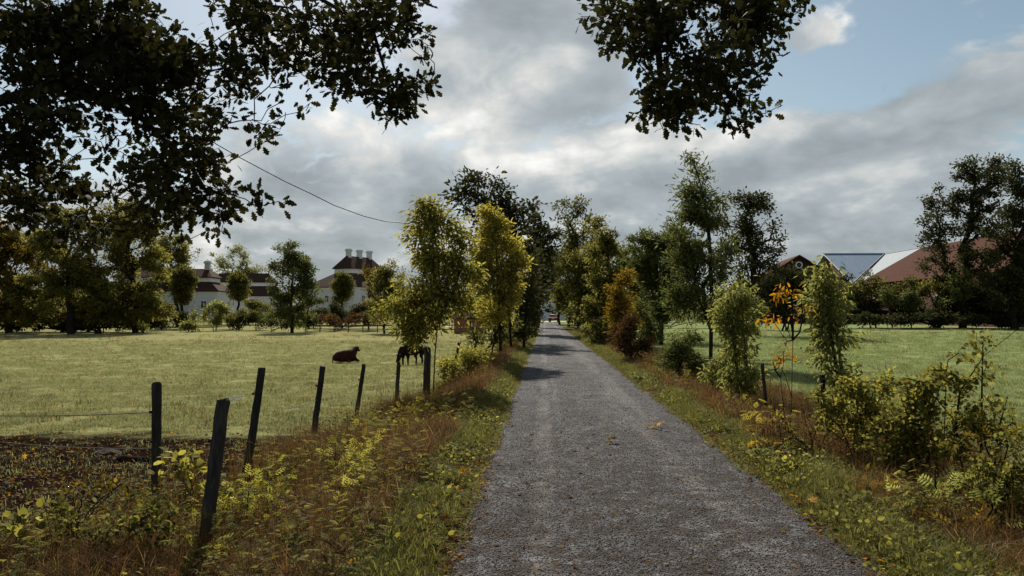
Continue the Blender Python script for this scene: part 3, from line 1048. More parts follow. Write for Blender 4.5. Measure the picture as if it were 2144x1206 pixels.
def big_barn():
    XE, XR, XF = 57.8, 69.2, 80.6          # near eave, ridge, far eave
    Y0, YS, YV, YW, Y1 = 104.0, 149.0, 150.0, 165.0, 180.0
    ZE, ZR = 7.25, 13.75
    root = thing('barn', 'long red barn with blue metal cross roof and brown tiled roof beyond the right pasture', 'barn', (XE, Y0, 0))
    O = np.array((XE, Y0, 0.0))

    def P(x, y, z): return tuple(np.array((x, y, z)) - O)
    m = MB()
    m.poly(P(XE, Y1, -1), P(XE, Y0, -1), P(XE, Y0, ZE - .2), P(XE, Y1, ZE - .2))
    m.poly(P(XE, Y0, -1), P(XF, Y0, -1), P(XF, Y0, ZE - .2), P(XR, Y0, ZR - .2), P(XE, Y0, ZE - .2))
    m.poly(P(XF, Y0, -1), P(XF, Y1, -1), P(XF, Y1, ZE - .2), P(XF, Y0, ZE - .2))
    m.build('wall', RED, root)
    m = MB(); m.poly(P(XE - .03, Y1, ZE - .2), P(XE - .03, YV, ZE - .2), P(XE - .03, YW, ZR - .25)); m.build('gable_wall', RED, root)

    def slab(pts, mat, name, th=.18):
        m = MB()
        a = [np.array(P(*q)) for q in pts]
        n = np.cross(a[1] - a[0], a[2] - a[0]); n /= np.linalg.norm(n)
        if n[2] < 0: a = a[::-1]; n = -n
        b = [q - n * th for q in a]
        m.poly(*a); m.poly(*b[::-1])
        for i in range(len(a)): m.poly(b[i], b[(i + 1) % len(a)], a[(i + 1) % len(a)], a[i])
        return m.build(name, mat, root)
    ov = .6; sl = (ZR - ZE) / (XR - XE)
    xo, zo = XE - ov, ZE - ov * sl
    slab([(xo, Y0 - .5, zo), (xo, YS, zo), (XR, YS, ZR), (XR, Y0 - .5, ZR)], BROWN, 'tiled_roof', .25)
    slab([(xo, YS + .02, zo - .06), (xo, YV, zo - .06), (XR, YW, ZR - .06), (XR, YS + .02, ZR - .06)], GREY, 'metal_roof')
    slab([(XE - .8, YV - .2, ZE - .1), (XR, YW, ZR), (XE - .8, YW, ZR)], BLUE, 'cross_roof')
    slab([(XE - .8, Y1 + .2, ZE - .1), (XE - .8, YW, ZR), (XR, YW, ZR)], BLUE, 'cross_roof')
    slab([(XR, Y0 - .5, ZR), (XR, Y1, ZR), (XF + ov, Y1, zo), (XF + ov, Y0 - .5, zo)], BROWN, 'tiled_roof', .25)
    # dark valley gutter, ridge strip, white bargeboards on the gable
    m = MB(); m.tube([P(XE - .8, YV - .2, ZE - .02), P(XR, YW, ZR + .06)], .16, 5); m.build('valley_gutter', plain_mat('dark_gutter', [(.04, .06, .09), (.06, .085, .12)], 2, .6, 0), root)
    m = MB(); m.tube([P(XE - .8, YW, ZR + .08), P(XR, YW, ZR + .08)], .13, 5); m.build('ridge_cap', BLUE, root)
    for s, y in ((-1, YV - .2), (1, Y1 + .2)):
        m = MB(); x = XE - .83
        m.poly(P(x, y, ZE - .02), P(x, YW, ZR + .10), P(x, YW, ZR - .16), P(x, y, ZE - .28)); m.build('bargeboard', TRIM, root)
    for y, z in ((120, 3.6), (131, 3.6), (142, 3.6), (165, 9.6)):
        window(root, P(XE - (.03 if y > 160 else 0), y, z), (0, -1, 0), (-1, 0, 0), 1.2, 1.4)


big_barn()

# ------------------------------------------------------------------ fence posts and wires
FG_L = 'fence posts along the left pasture'
FG_R = 'fence posts along the right pasture'


def post(label, top, foot, Y, r, group, Yf=None, lean=0):
    Yf = Yf or Y
    T = at(*top, Y)
    Bq = at(*foot, Yf)
    g = gz(Bq[0], Bq[1])
    d = unit(T - Bq)
    Bq = Bq + d * ((g - 0.18 - Bq[2]) / d[2]) if abs(d[2]) > .3 else Bq
    rng = np.random.default_rng(hash_str(label))
    root = thing('fence_post', label, 'fence post', (float(Bq[0]), float(Bq[1]), g), group)
    o = np.array((Bq[0], Bq[1], g))
    m = MB()
    n = 12
    pts, rr = [], []
    for i in range(n + 1):
        u = i / n
        pts.append(Bq + (T - Bq) * u + np.array([rng.normal(), rng.normal(), 0]) * r * .07 - o)
        rr.append(r * (1.08 - .10 * u) * rng.uniform(.95, 1.05))
    ax = unit(T - Bq)
    pts.append(T - o + ax * r * .18); rr.append(r * .82)
    pts.append(T - o + ax * r * .26); rr.append(r * .45)
    m.tube(pts, rr, 10)
    m.build('stake', POST, root)
    q = Bq + (T - Bq) * .78 - o
    m = MB(); side = np.array([-r * 1.05, 0, 0])
    m.tube([q + side, q + side + np.array([-.02, 0, .0])], [.012, .018], 6); m.build('insulator', plain_mat('black_plastic', [(.012, .012, .012), (.02, .02, .02)], 3, .5, 0), root)
    return T, Bq


P1 = post('upright dark wooden fence post standing alone by the bare trampled soil', (328, 803), (328, 1000), 7.8, .047, FG_L)
P2 = post('leaning dark fence post nearest the viewer with shredded white tape behind its top', (467, 839), (434, 1110), 6.1, .050, FG_L, 5.9)
P3 = post('tall leaning fence post next beyond the one with white tape', (548, 771), (524, 946), 9.2, .045, FG_L)
P4 = post('leaning fence post rising from the brown grass below the lying cow', (676, 768), (659, 894), 11.6, .044, FG_L)
P5 = post('slim leaning fence post just right below the lying cow', (762, 764), (747, 864), 14.6, .040, FG_L)
P6 = post('slim fence post between the lying cow and the young yellow green tree', (835, 758), (831, 824), 18.0, .045, FG_L)
P7 = post('thick grey wooden post close beside the trunk of the young yellow green tree', (895, 728), (893, 812), 19.0, .085, FG_L)
P8 = post('small tilted fence post behind the yellow green bush left of the path', (961, 718), (955, 752), 24.0, .045, FG_L)
Q1 = post('thin dark fence post between two pale green saplings right of the path', (1596, 762), (1603, 836), 13.4, .028, FG_R)
Q2 = post('dark fence post half hidden behind the leaning pale sapling', (1722, 786), (1724, 852), 11.6, .036, FG_R)
Q3 = post('dark stub of a fence post deep inside the bramble thicket', (1938, 824), (1940, 862), 9.4, .050, FG_R)
WIRE = plain_mat('rusty_wire', [(.03, .024, .02), (.06, .05, .042)], 10, .7, 0, .4, .5)


def strand(name, label, cat, pts, r, mat, group=None):
    o = np.array(pts[0])
    m = MB(); m.tube([np.array(q) - o for q in pts], r, 5)
    t = m.build(name, mat, None, tuple(o), True)
    return tag(t, label, cat, group)


def sag(a, b, s, n=10):
    a, b = np.array(a), np.array(b)
    return [a + (b - a) * i / n - np.array([0, 0, s * 4 * (i / n) * (1 - i / n)]) for i in range(n + 1)]


def onpost(p, u): return p[1] + (p[0] - p[1]) * u


strand('fence_wire', 'thin rusty wire running left from the upright fence post across the pasture', 'wire', sag(onpost(P1, .78), at(-160, 866, 7.4), .03), .0045, WIRE, 'fence wires')
strand('fence_wire', 'thin low wire between the upright post and the tall leaning post', 'wire', sag(onpost(P1, .45), onpost(P3, .5), .10), .0028, WIRE, 'fence wires')
strand('fence_wire', 'lower rusty wire running left from the upright fence post', 'wire', sag(onpost(P1, .5), at(-160, 905, 7.2), .05), .0035, WIRE, 'fence wires')
for a, b, lab in ((P3, P4, 'thin wire from the tall leaning post to the post below the lying cow'), (P4, P5, 'thin wire between the two leaning posts below the lying cow'), (P5, P6, 'thin wire on the two slim posts right of the lying cow'), (P6, P7, 'thin wire reaching the thick grey post')):
    strand('fence_wire', lab, 'wire', sag(onpost(a, .62), onpost(b, .62), .04), .0028, WIRE, 'fence wires')

# shredded white tape behind the second post
TAPE = plain_mat('frayed_white_tape', [(.34, .34, .32), (.52, .52, .50)], 8, .7, 0)
m = MB(); rng = np.random.default_rng(5)
A0 = at(455, 842, 6.3)
for k in range(13):
    e = at(rng.uniform(478, 514), rng.uniform(822, 838), 6.4 + rng.normal() * .08)
    mid = (A0 + e) / 2 + rng.normal(size=3) * .014
    m.tube([A0 + rng.normal(size=3) * .006 - A0, mid - A0, e - A0], .0014, 3)
t = m.build('tape', TAPE, None, tuple(A0)); tag(t, 'frayed white fence tape fluttering behind the leaning nearest post', 'tape')

# overhead cable
cp = [(858, 468, 24), (845, 467, 24), (805, 463.5, 23.3), (760, 452, 22.5), (700, 430, 21.7), (650, 405, 21), (595, 379, 20.2), (540, 350, 19.5), (497, 327, 19), (455, 303, 18.4), (370, 247, 17.4), (290, 186, 16.4), (200, 110, 15.4), (100, 12, 14.3), (0, -95, 13.2), (-200, -340, 11.5)]
strand('cable', 'long sagging overhead cable from the oak foliage to the young yellow green tree', 'cable', [at(*q) for q in cp], .0125, plain_mat('black_cable', [(.012, .012, .013), (.02, .02, .022)], 4, .6, 0))

# low rail fence at the far edge of the left pasture
RAIL = plain_mat('brown_rail', [(.06, .035, .022), (.12, .075, .05)], 4, .9, .2)
a, b = at(640, 680, 112), at(1010, 672, 108)
root = thing('rail_fence', 'low brown rail fence along the far edge of the left pasture', 'fence', (a[0], a[1], gz(a[0], a[1])))
o = np.array((a[0], a[1], gz(a[0], a[1])))
for h in (.45, .95):
    m = MB(); pts = []
    for i in range(13):
        q = a + (b - a) * i / 12; pts.append(np.array((q[0], q[1], gz(q[0], q[1]) + h)) - o)
    m.tube(pts, .07, 5); m.build('rail', RAIL, root)
for i in range(13):
    q = a + (b - a) * i / 12; g = gz(q[0], q[1])
    m = MB(); m.tube([np.array((q[0], q[1] + .09, g - .2)) - o, np.array((q[0], q[1] + .09, g + 1.15)) - o], .08, 6); m.build('post', RAIL, root)


# ------------------------------------------------------------------ cattle and car
def hide_mat(name, cols):
    return plain_mat(name, cols, 5, .9, .25, .03, dist=.01)


def skin_body(name, chains, mat, loc, rotz, label, cat, voxel=.035):
    """one continuous skin round chains of (x, y, z, radius); a chain may start from (chain, k) of an earlier one"""
    V, Fc = [], []

    def ball(c, r):
        n, m = 12, 7
        b = len(V)
        for i in range(m + 1):
            t = math.pi * i / m
            for j in range(n):
                w = 2 * math.pi * j / n
                V.append((c[0] + r * math.sin(t) * math.cos(w), c[1] + r * math.sin(t) * math.sin(w), c[2] + r * math.cos(t)))
        for i in range(m):
            for j in range(n):
                p, q = b + i * n + j, b + i * n + (j + 1) % n
                Fc.append((p, p + n, q + n, q))
    full = []
    for ch in chains:
        pts = [full[q[0]][q[1]] if len(q) == 2 else q for q in ch]
        full.append(pts)
        for p, q in zip(pts[:-1], pts[1:]):
            p, q = np.array(p, float), np.array(q, float)
            n = max(2, int(np.linalg.norm(q[:3] - p[:3]) / (.3 * min(p[3], q[3]))))
            for i in range(n + 1):
                c = p + (q - p) * i / n
                ball(c[:3], c[3])
    o = link(name, make_mesh(name, V, Fc))
    md = o.modifiers.new('merge', 'REMESH'); md.mode = 'VOXEL'; md.voxel_size = voxel
    md = o.modifiers.new('soften', 'SMOOTH'); md.iterations = 4; md.factor = .5
    dg = bpy.context.evaluated_depsgraph_get()
    me2 = bpy.data.meshes.new_from_object(o.evaluated_get(dg))
    bpy.data.objects.remove(o)
    me2.materials.clear(); me2.materials.append(mat)
    me2.polygons.foreach_set('use_smooth', np.ones(len(me2.polygons), dtype=bool))
    ob = link(name, me2, None, loc)
    ob.rotation_euler = (0, 0, rotz)
    return tag(ob, label, cat)


def cow_details(cow, head, horn_mat, up=.0):
    """ears, horns, muzzle and eyes as small parts; head = (poll, muzzle) in the cow's own frame"""
    poll, muz = np.array(head[0], float), np.array(head[1], float)
    ax = unit(muz - poll)
    sd = unit(np.cross(ax, (0, 0, 1)))
    upd = np.cross(sd, ax)
    for s in (-1, 1):
        m = MB(); b = poll + sd * s * .11
        m.tube([b, b + sd * s * .10 - upd * .01, b + sd * s * .20 - upd * .05], [.022, .05, .012], 6); m.build('ear', cow.data.materials[0], cow, smooth_=True)
        m = MB(); b = poll + sd * s * .07 + upd * .08
        m.tube([b, b + sd * s * .09 + upd * .03, b + sd * s * .13 + upd * .12], [.022, .017, .006], 6); m.build('horn', horn_mat, cow, smooth_=True)
        m = MB(); b = poll + ax * .16 + sd * s * .112 + upd * .03
        m.tube([b - sd * s * .01, b, b + sd * s * .008], [.012, .018, .006], 6); m.build('eye', MATS['dark_window_glass'], cow, smooth_=True)


HORN = plain_mat('horn', [(.25, .22, .17), (.36, .32, .26)], 5, .5, 0)
RB = hide_mat('red_brown_hide', [(.018, .007, .005), (.040, .014, .010), (.062, .024, .017)])
BK = hide_mat('black_hide', [(.010, .008, .007), (.026, .018, .014)])
c = at(724, 755, 40.5)
cow = skin_body('cow', [
    [(-.88, 0, .40, .26), (-.62, 0, .48, .38), (-.20, 0, .50, .45), (.22, 0, .54, .45), (.52, .02, .62, .38), (.74, .04, .80, .27), (.90, .08, .96, .20)],
    [(.90, .08, .98, .19), (1.04, .12, 1.06, .155), (1.18, .18, .98, .125), (1.34, .24, .86, .095)],
    [(-.45, -.30, .34, .26), (-.15, -.48, .22, .15), (.08, -.54, .14, .09), (-.20, -.60, .08, .06)],
    [(-.45, .30, .34, .26), (-.15, .46, .22, .15), (.08, .52, .14, .09), (-.20, .58, .08, .06)],
    [(.52, -.20, .40, .20), (.78, -.30, .20, .10), (.98, -.30, .12, .075), (.70, -.36, .07, .055)],
    [(.52, .20, .40, .20), (.78, .30, .20, .10), (.98, .30, .12, .075), (.70, .36, .07, .055)],
    [(-1.05, .03, .42, .05), (-1.13, .10, .20, .03), (-1.0, .20, .06, .05)]],
    RB, (c[0], c[1], gz(c[0], c[1])), R(48), 'red brown cow lying on the left pasture with its head raised', 'cow')
cow_details(cow, ((.98, .10, 1.12), (1.34, .24, .86)), HORN)
cow.scale = (.68, .68, .68)
m = MB(); m.tube([(-.25, -.50, .12), (-.12, -.54, .2), (.02, -.50, .15)], [.05, .10, .04], 8); m.build('pale_belly_patch', plain_mat('pale_hair', [(.22, .17, .13), (.34, .28, .22)], 6, .8, .1), cow, smooth_=True)
c = at(861, 750, 38)
cow2 = skin_body('cow', [
    [(-.75, 0, .98, .24), (-.45, 0, 1.0, .34), (0, 0, .94, .40), (.45, 0, .98, .36), (.70, 0, .98, .25), (.90, 0, .82, .19), (1.02, 0, .62, .15), (1.10, 0, .44, .14), (1.20, 0, .26, .10)],
    [(0, 0), (-.72, -.22, .72, .17), (-.62, -.23, .52, .10), (-.74, -.23, .34, .065), (-.70, -.23, .05, .06)],
    [(0, 0), (-.72, .22, .72, .17), (-.62, .23, .52, .10), (-.74, .23, .34, .065), (-.70, .23, .05, .06)],
    [(0, 3), (.50, -.20, .62, .13), (.52, -.20, .36, .07), (.50, -.20, .05, .06)],
    [(0, 3), (.50, .20, .62, .13), (.52, .20, .36, .07), (.50, .20, .05, .06)],
    [(0, 0), (-.98, 0, .95, .04), (-1.04, 0, .55, .025), (-1.03, 0, .35, .05)]],
    BK, (c[0], c[1], gz(c[0], c[1])), R(238), 'black cow grazing behind the hanging leaves of the young yellow green tree', 'cow')
cow2.scale = (.80, .80, .80)
cow_details(cow2, ((1.03, 0, .62), (1.20, 0, .26)), HORN)


def car(label, loc, rotz):
    paint = plain_mat('dull_red_car_paint', [(.16, .045, .038), (.20, .06, .05)], 2, .35, 0, .5)
    glass = MATS['dark_window_glass']
    blk = plain_mat('tyre_rubber', [(.012, .012, .012), (.022, .022, .022)], 5, .8, .1)
    root = thing('parked_car', label, 'car', loc, None, rotz)
    prof = [(-2.0, .35), (-2.05, .62), (-1.95, .92), (-1.55, .98), (-1.1, 1.42), (-.1, 1.48), (.75, 1.40), (1.35, .95), (2.0, .82), (2.08, .55), (2.0, .32)]
    m = MB(); w = .86
    for s in (-1, 1):
        q = [(x, s * (w - (.12 if z > 1.2 else 0)), z) for x, z in prof]
        m.poly(*(q if s < 0 else q[::-1]))
    for i in range(len(prof)):
        (x0, z0), (x1, z1) = prof[i], prof[(i + 1) % len(prof)]
        a, b = w - (.12 if z0 > 1.2 else 0), w - (.12 if z1 > 1.2 else 0)
        m.poly((x0, -a, z0), (x0, a, z0), (x1, b, z1), (x1, -b, z1))
    m.build('body', paint, root)

    def quad(name, pts, mat): 
        mm = MB(); mm.poly(*pts); return mm.build(name, mat, root)
    quad('rear_window', [(-1.56, -.66, 1.02), (-1.56, .66, 1.02), (-1.17, .62, 1.38), (-1.17, -.62, 1.38)], glass)
    quad('windscreen', [(1.33, .68, 1.0), (1.33, -.68, 1.0), (.83, -.62, 1.37), (.83, .62, 1.37)], glass)
    for s in (-1, 1):
        quad('side_window', [(-1.2, s * .87, 1.02), (1.0, s * .87, 1.02), (.6, s * .78, 1.36), (-.95, s * .78, 1.36)], glass)
        mm = MB(); mm.box(-2.08, -2.0, s * .68 - .13, s * .68 + .13, .68, .86); mm.build('tail_light', plain_mat('red_lens', [(.30, .02, .02), (.36, .03, .03)], 2, .3, 0), root)
        mm = MB(); mm.box(2.0, 2.1, s * .62 - .16, s * .62 + .16, .60, .74); mm.build('headlight', TRIM, root)
        for x in (-1.3, 1.3):
            mm = MB(); mm.tube([(x, s * .70, .32), (x, s * .72, .32), (x, s * .86, .32), (x, s * .89, .32)], [.28, .32, .32, .27], 18)
            wl = mm.build('wheel', blk, root)
            mm = MB(); mm.tube([(x, s * .885, .32), (x, s * .90, .32)], [.19, .16], 14); mm.build('rim', STONE, wl)
    mm = MB(); mm.box(-2.12, -2.0, -.8, .8, .36, .54); mm.build('bumper', blk, root)
    mm = MB(); mm.box(-2.075, -2.045, -.26, .26, .60, .72); mm.build('number_plate', TRIM, root)


p = at(1160, 671, 152)
car('dull red car parked at the far end of the path', (p[0], p[1], gz(p[0], p[1]) + .06), R(84))

# ------------------------------------------------------------------ trees
AVR = 'avenue trees right of the path'
AVL = 'avenue trees left of the path'
FARL = 'trees beyond the left pasture'
GARD = 'clipped round trees in front of the white houses'
SHR = 'shrubs along the far edge of the left pasture'

# --- right of the path, near to far
plant('sapling', 'pale green sapling as a dense narrow column just left of a thin fence post', 'sapling', 1556, 15.2,
      [(1548, 615, 34, 38), (1538, 665, 40, 42), (1550, 715, 38, 40), (1560, 770, 34, 42), (1545, 800, 30, 25), (1512, 655, 18, 16)], 'lance', FRESH, .11, 160, 3.5, .028, .003,
      stems=[[(1560, 835), (1562, 760), (1556, 680), (1550, 600)], [(1548, 835), (1540, 740), (1533, 670), (1528, 600)]], droop=.6, singles=260)
plant('sapling', 'tall leaning pale green sapling rising out of the thicket in front of the barn', 'sapling', 1775, 11.6,
      [(1718, 580, 30, 34), (1735, 630, 42, 42), (1742, 690, 40, 44), (1752, 745, 36, 44), (1765, 800, 28, 38), (1700, 615, 24, 20), (1725, 660, 25, 30)], 'lance', FRESH, .11, 160, 3.4, .026, .003,
      stems=[[(1772, 900), (1766, 800), (1752, 700), (1738, 620), (1722, 560)], [(1766, 900), (1758, 800), (1742, 720), (1730, 650)]], droop=.55, singles=260)
plant('sapling', 'thin bare forked sapling with a few orange leaves at its tips', 'sapling', 1652, 9.8,
      [(1611, 664, 16, 10), (1648, 610, 24, 15), (1668, 648, 20, 14), (1625, 612, 10, 8), (1640, 735, 18, 24)], 'lance', ORANGE, .08, 22, 1.1, .013, .004,
      stems=[[(1653, 935), (1657, 850), (1660, 712), (1648, 690), (1640, 665), (1638, 630)], [(1660, 712), (1674, 696), (1681, 665), (1678, 625)], [(1660, 712), (1660, 660), (1657, 620)],
             [(1648, 935), (1640, 850), (1634, 790), (1640, 765), (1640, 735)], [(1634, 790), (1623, 775), (1618, 755)], [(1657, 830), (1645, 790), (1636, 770)]], droop=.5, singles=120, kin=.05, spread=.05)
plant('shrub', 'low bushy green shrub below the tall tree with the pointed top', 'shrub', 1432, 20,
      [(1425, 745, 48, 40), (1440, 705, 26, 24), (1400, 740, 30, 26), (1462, 760, 30, 32)], 'lance', GREEN, .10, 90, 2.6, .03, .004, nst=6, droop=.25)
plant('shrub', 'pale leafed young bush left beside the foot of the narrow pale sapling', 'shrub', 1508, 16.5,
      [(1505, 765, 24, 26), (1495, 790, 22, 18), (1520, 745, 12, 16)], 'lance', FRESH, .10, 40, 3.0, .014, .003, nst=4, droop=.4)
plant('avenue_tree', 'tall slender tree with a pointed leaning top right of the path', 'tree', 1490, 29,
      [(1447, 325, 7, 14), (1452, 350, 10, 18), (1467, 372, 20, 26), (1455, 405, 44, 36), (1435, 440, 34, 34), (1480, 440, 50, 44), (1465, 500, 62, 50), (1490, 550, 62, 48), (1440, 560, 46, 46), (1470, 610, 60, 44), (1505, 640, 40, 34), (1430, 620, 36, 34)],
      'lance', GREEN, .18, 260, 2.6, .085, .007, stems=[[(1488, 752), (1489, 690), (1490, 620), (1487, 540), (1482, 460), (1468, 390), (1448, 325)], [(1490, 690), (1478, 660), (1472, 600)]], group=AVR, depth=.9, kin=-.02)
plant('avenue_tree', 'small dark tree with a thin forked trunk left of the pointed tall tree', 'tree', 1384, 36,
      [(1372, 520, 46, 40), (1345, 545, 32, 40), (1405, 500, 34, 36), (1360, 590, 46, 40), (1405, 570, 40, 46), (1385, 640, 40, 36), (1350, 500, 22, 26)], 'lance', GREEN, .18, 190, 3.6, .075, .007,
      stems=[[(1383, 722), (1382, 670), (1378, 600), (1372, 520)], [(1386, 722), (1388, 650), (1396, 590)]], group=AVR, kin=-.12)
plant('avenue_tree', 'golden orange young tree close to the right edge of the path', 'tree', 1308, 28,
      [(1303, 580, 18, 30), (1300, 615, 28, 34), (1308, 655, 38, 34), (1290, 670, 24, 34), (1325, 690, 26, 24)], 'lance', AMBER, .13, 110, 3.2, .045, .006, group=AVR, nst=3, kin=.06)
plant('shrub', 'russet brown shrub at the foot of the golden orange young tree', 'shrub', 1328, 26,
      [(1328, 690, 30, 40), (1308, 712, 28, 30), (1345, 722, 18, 28)], 'lance', RUSSET, .12, 70, 2.4, .03, .005, nst=6)
plant('avenue_tree', 'olive green young tree between the golden tree and the dark far avenue', 'tree', 1262, 42,
      [(1272, 510, 30, 36), (1262, 555, 36, 44), (1285, 560, 26, 44), (1255, 610, 36, 44), (1275, 650, 36, 36), (1250, 660, 30, 30)], 'rhomb', OLIVE, .19, 170, 3.2, .09, .01, group=AVR, nst=2)
plant('avenue_tree', 'dark leafy tree behind the small dark tree on the right', 'tree', 1345, 52,
      [(1340, 540, 46, 44), (1395, 520, 42, 46), (1330, 600, 40, 46), (1310, 530, 24, 40), (1370, 600, 50, 50), (1420, 590, 40, 50), (1345, 650, 40, 30)], 'rhomb', GREEN, .24, 160, 1.7, .15, .014, group=AVR, kin=-.15)
plant('avenue_tree', 'yellowish green rounded tree over the right edge of the far path', 'tree', 1222, 58,
      [(1215, 560, 38, 34), (1235, 530, 32, 40), (1200, 600, 38, 36), (1232, 600, 36, 40), (1215, 640, 36, 30), (1245, 490, 22, 32)], 'rhomb', OLIVE, .24, 160, 2.2, .14, .014, group=AVR, kin=.08)
plant('avenue_tree', 'tall sparse tree with see through twigs at the middle of the avenue', 'tree', 1212, 82,
      [(1198, 440, 38, 34), (1215, 425, 18, 20), (1222, 475, 38, 36), (1195, 490, 36, 36), (1245, 470, 20, 20), (1210, 530, 50, 40)], 'rhomb', OLIVE, .30, 170, .95, .22, .03, group=AVR, kin=-.2)
plant('avenue_tree', 'dark green tree arching over the far end of the path from the right', 'tree', 1190, 100,
      [(1180, 580, 26, 40), (1172, 620, 18, 20), (1195, 620, 24, 36), (1190, 540, 28, 36)], 'rhomb', OLIVE, .34, 110, 2.5, .2, .02, group=AVR, kin=-.05)
plant('avenue_tree', 'broad dark rounded tree with sky gaps standing right of the pointed tall tree', 'tree', 1586, 66,
      [(1560, 425, 44, 34), (1595, 440, 38, 40), (1535, 470, 36, 44), (1585, 490, 46, 36), (1618, 500, 22, 34), (1560, 530, 50, 44), (1615, 550, 28, 22), (1635, 520, 12, 14), (1585, 580, 44, 34), (1545, 590, 36, 36)],
      'rhomb', DARK, .28, 260, 1.5, .28, .03, group=AVR)
plant('shrub', 'dark bushes in front of the dark red gable', 'shrub', 1650, 84,
      [(1640, 590, 42, 44), (1690, 605, 40, 44), (1600, 620, 40, 40), (1660, 640, 60, 28), (1610, 645, 50, 24), (1720, 640, 40, 28)], 'rhomb', DARK, .36, 150, 2.4, .12, .02, nst=8, kin=-.1)
plant('shrub', 'small pale bush at the right edge of the far path', 'shrub', 1236, 50, [(1238, 688, 22, 14), (1225, 684, 14, 10)], 'rhomb', FRESH, .16, 30, 2.2, .03, .006, nst=4)
plant('shrub', 'dark brush under the avenue trees right of the path', 'shrub', 1275, 40, [(1270, 700, 36, 28), (1250, 690, 24, 22), (1295, 712, 24, 26)], 'rhomb', OLIVE, .16, 60, 2.4, .03, .006, nst=6, kin=-.2)
plant('shrub', 'pale hedge of bushes along the far left corner of the right pasture', 'shrub', 1400, 95, [(1400, 660, 40, 12), (1440, 658, 40, 13), (1350, 662, 30, 12), (1480, 662, 40, 11), (1540, 664, 40, 10)], 'rhomb', PALE, .28, 80, 2.4, .05, .015, nst=8, kin=-.15)

plant('avenue_tree', 'leafy olive tree closing the arch over the far end of the path', 'tree', 1172, 120,
      [(1162, 600, 22, 28), (1150, 568, 26, 36), (1172, 560, 26, 40), (1182, 620, 16, 30), (1143, 615, 12, 18)], 'rhomb', OLIVE, .36, 120, 3.0, .2, .03, group=AVR, kin=-.12)
plant('avenue_tree', 'yellow green tree in the row between the sparse tree and the olive young tree', 'tree', 1240, 70,
      [(1240, 560, 32, 44), (1258, 600, 30, 40), (1225, 620, 30, 40), (1250, 640, 34, 34), (1262, 530, 22, 34)], 'rhomb', OLIVE, .26, 150, 2.8, .14, .018, group=AVR, kin=.14)
plant('avenue_tree', 'green young tree filling the row left of the small dark tree', 'tree', 1318, 44,
      [(1318, 545, 28, 40), (1330, 600, 36, 44), (1345, 650, 36, 36), (1318, 640, 24, 36)], 'rhomb', GREEN, .21, 130, 2.6, .09, .01, group=AVR, kin=.04)
plant('shrub', 'low olive scrub filling the right row towards the far end', 'shrub', 1215, 72, [(1205, 660, 22, 22), (1222, 655, 26, 26), (1245, 668, 26, 22), (1195, 665, 12, 16)], 'rhomb', OLIVE, .24, 70, 2.8, .04, .012, nst=6, kin=-.1)
plant('shrub', 'green scrub between the golden tree and the small dark tree', 'shrub', 1352, 33, [(1352, 680, 26, 30), (1370, 700, 22, 22), (1340, 650, 20, 24)], 'lance', GREEN, .13, 60, 2.4, .025, .005, nst=5, kin=.05)
plant('shrub', 'loose green bush behind the narrow pale sapling', 'shrub', 1560, 34, [(1545, 640, 30, 30), (1500, 660, 26, 24), (1580, 655, 26, 22)], 'lance', GREEN, .16, 60, 1.8, .03, .006, nst=5)

# --- left of the path, near to far
plant('shrub', 'dark scrub filling the left row towards the far end', 'shrub', 1108, 72, [(1112, 655, 18, 24), (1098, 665, 20, 20), (1122, 664, 10, 14)], 'rhomb', DARK, .24, 60, 2.8, .04, .012, nst=6, kin=.05)
plant('avenue_tree', 'dark green slim tree between the yellow tree and the far dark trees', 'tree', 1096, 36, [(1098, 620, 24, 40), (1085, 660, 26, 34), (1105, 570, 20, 40), (1080, 690, 24, 20)], 'lance', DARK, .20, 110, 2.6, .07, .008, group=AVL, kin=.15)
plant('avenue_tree', 'young yellow green tree with a thin slanting trunk left of the path', 'tree', 909, 17.6,
      [(885, 440, 24, 26), (912, 450, 26, 36), (890, 490, 42, 40), (935, 495, 40, 44), (905, 545, 60, 44), (950, 560, 42, 50), (870, 600, 52, 40), (925, 615, 58, 40), (845, 640, 40, 30), (965, 630, 26, 34), (835, 675, 26, 26), (880, 670, 36, 24), (935, 665, 32, 22), (862, 705, 26, 22), (850, 690, 26, 22), (830, 650, 26, 26), (965, 520, 26, 34), (985, 590, 22, 36)],
      'lance', LIME, .125, 340, 2.9, .040, .0045, stems=[[(907, 822), (911, 740), (917, 670), (921, 600), (917, 530), (905, 460), (890, 425)], [(917, 672), (945, 620), (965, 560)], [(915, 690), (888, 640), (862, 610)]], droop=.5, singles=290, group=AVL, kin=-.06)
plant('avenue_tree', 'bright yellow young tree behind the yellow green one on the left', 'tree', 1045, 26,
      [(1010, 455, 22, 24), (1035, 470, 26, 34), (1020, 510, 36, 34), (1058, 530, 40, 40), (1030, 565, 40, 36), (1070, 580, 28, 36), (1045, 615, 44, 30), (1010, 600, 28, 34), (1085, 540, 22, 34), (1000, 540, 24, 36), (1075, 620, 26, 28), (1030, 650, 40, 26)],
      'lance', GOLD, .15, 260, 3.5, .05, .006, stems=[[(1048, 735), (1045, 660), (1042, 580), (1038, 500), (1030, 440)], [(1070, 725), (1066, 660), (1060, 600)]], droop=.35, group=AVL)
plant('avenue_tree', 'olive green small tree under the yellow one left of the path', 'tree', 1012, 28,
      [(1000, 630, 26, 36), (1022, 660, 30, 34), (1050, 660, 36, 30), (1005, 690, 24, 26), (1040, 700, 30, 24)], 'lance', OLIVE, .17, 90, 2.0, .04, .006, group=AVL, nst=3, kin=-.08)
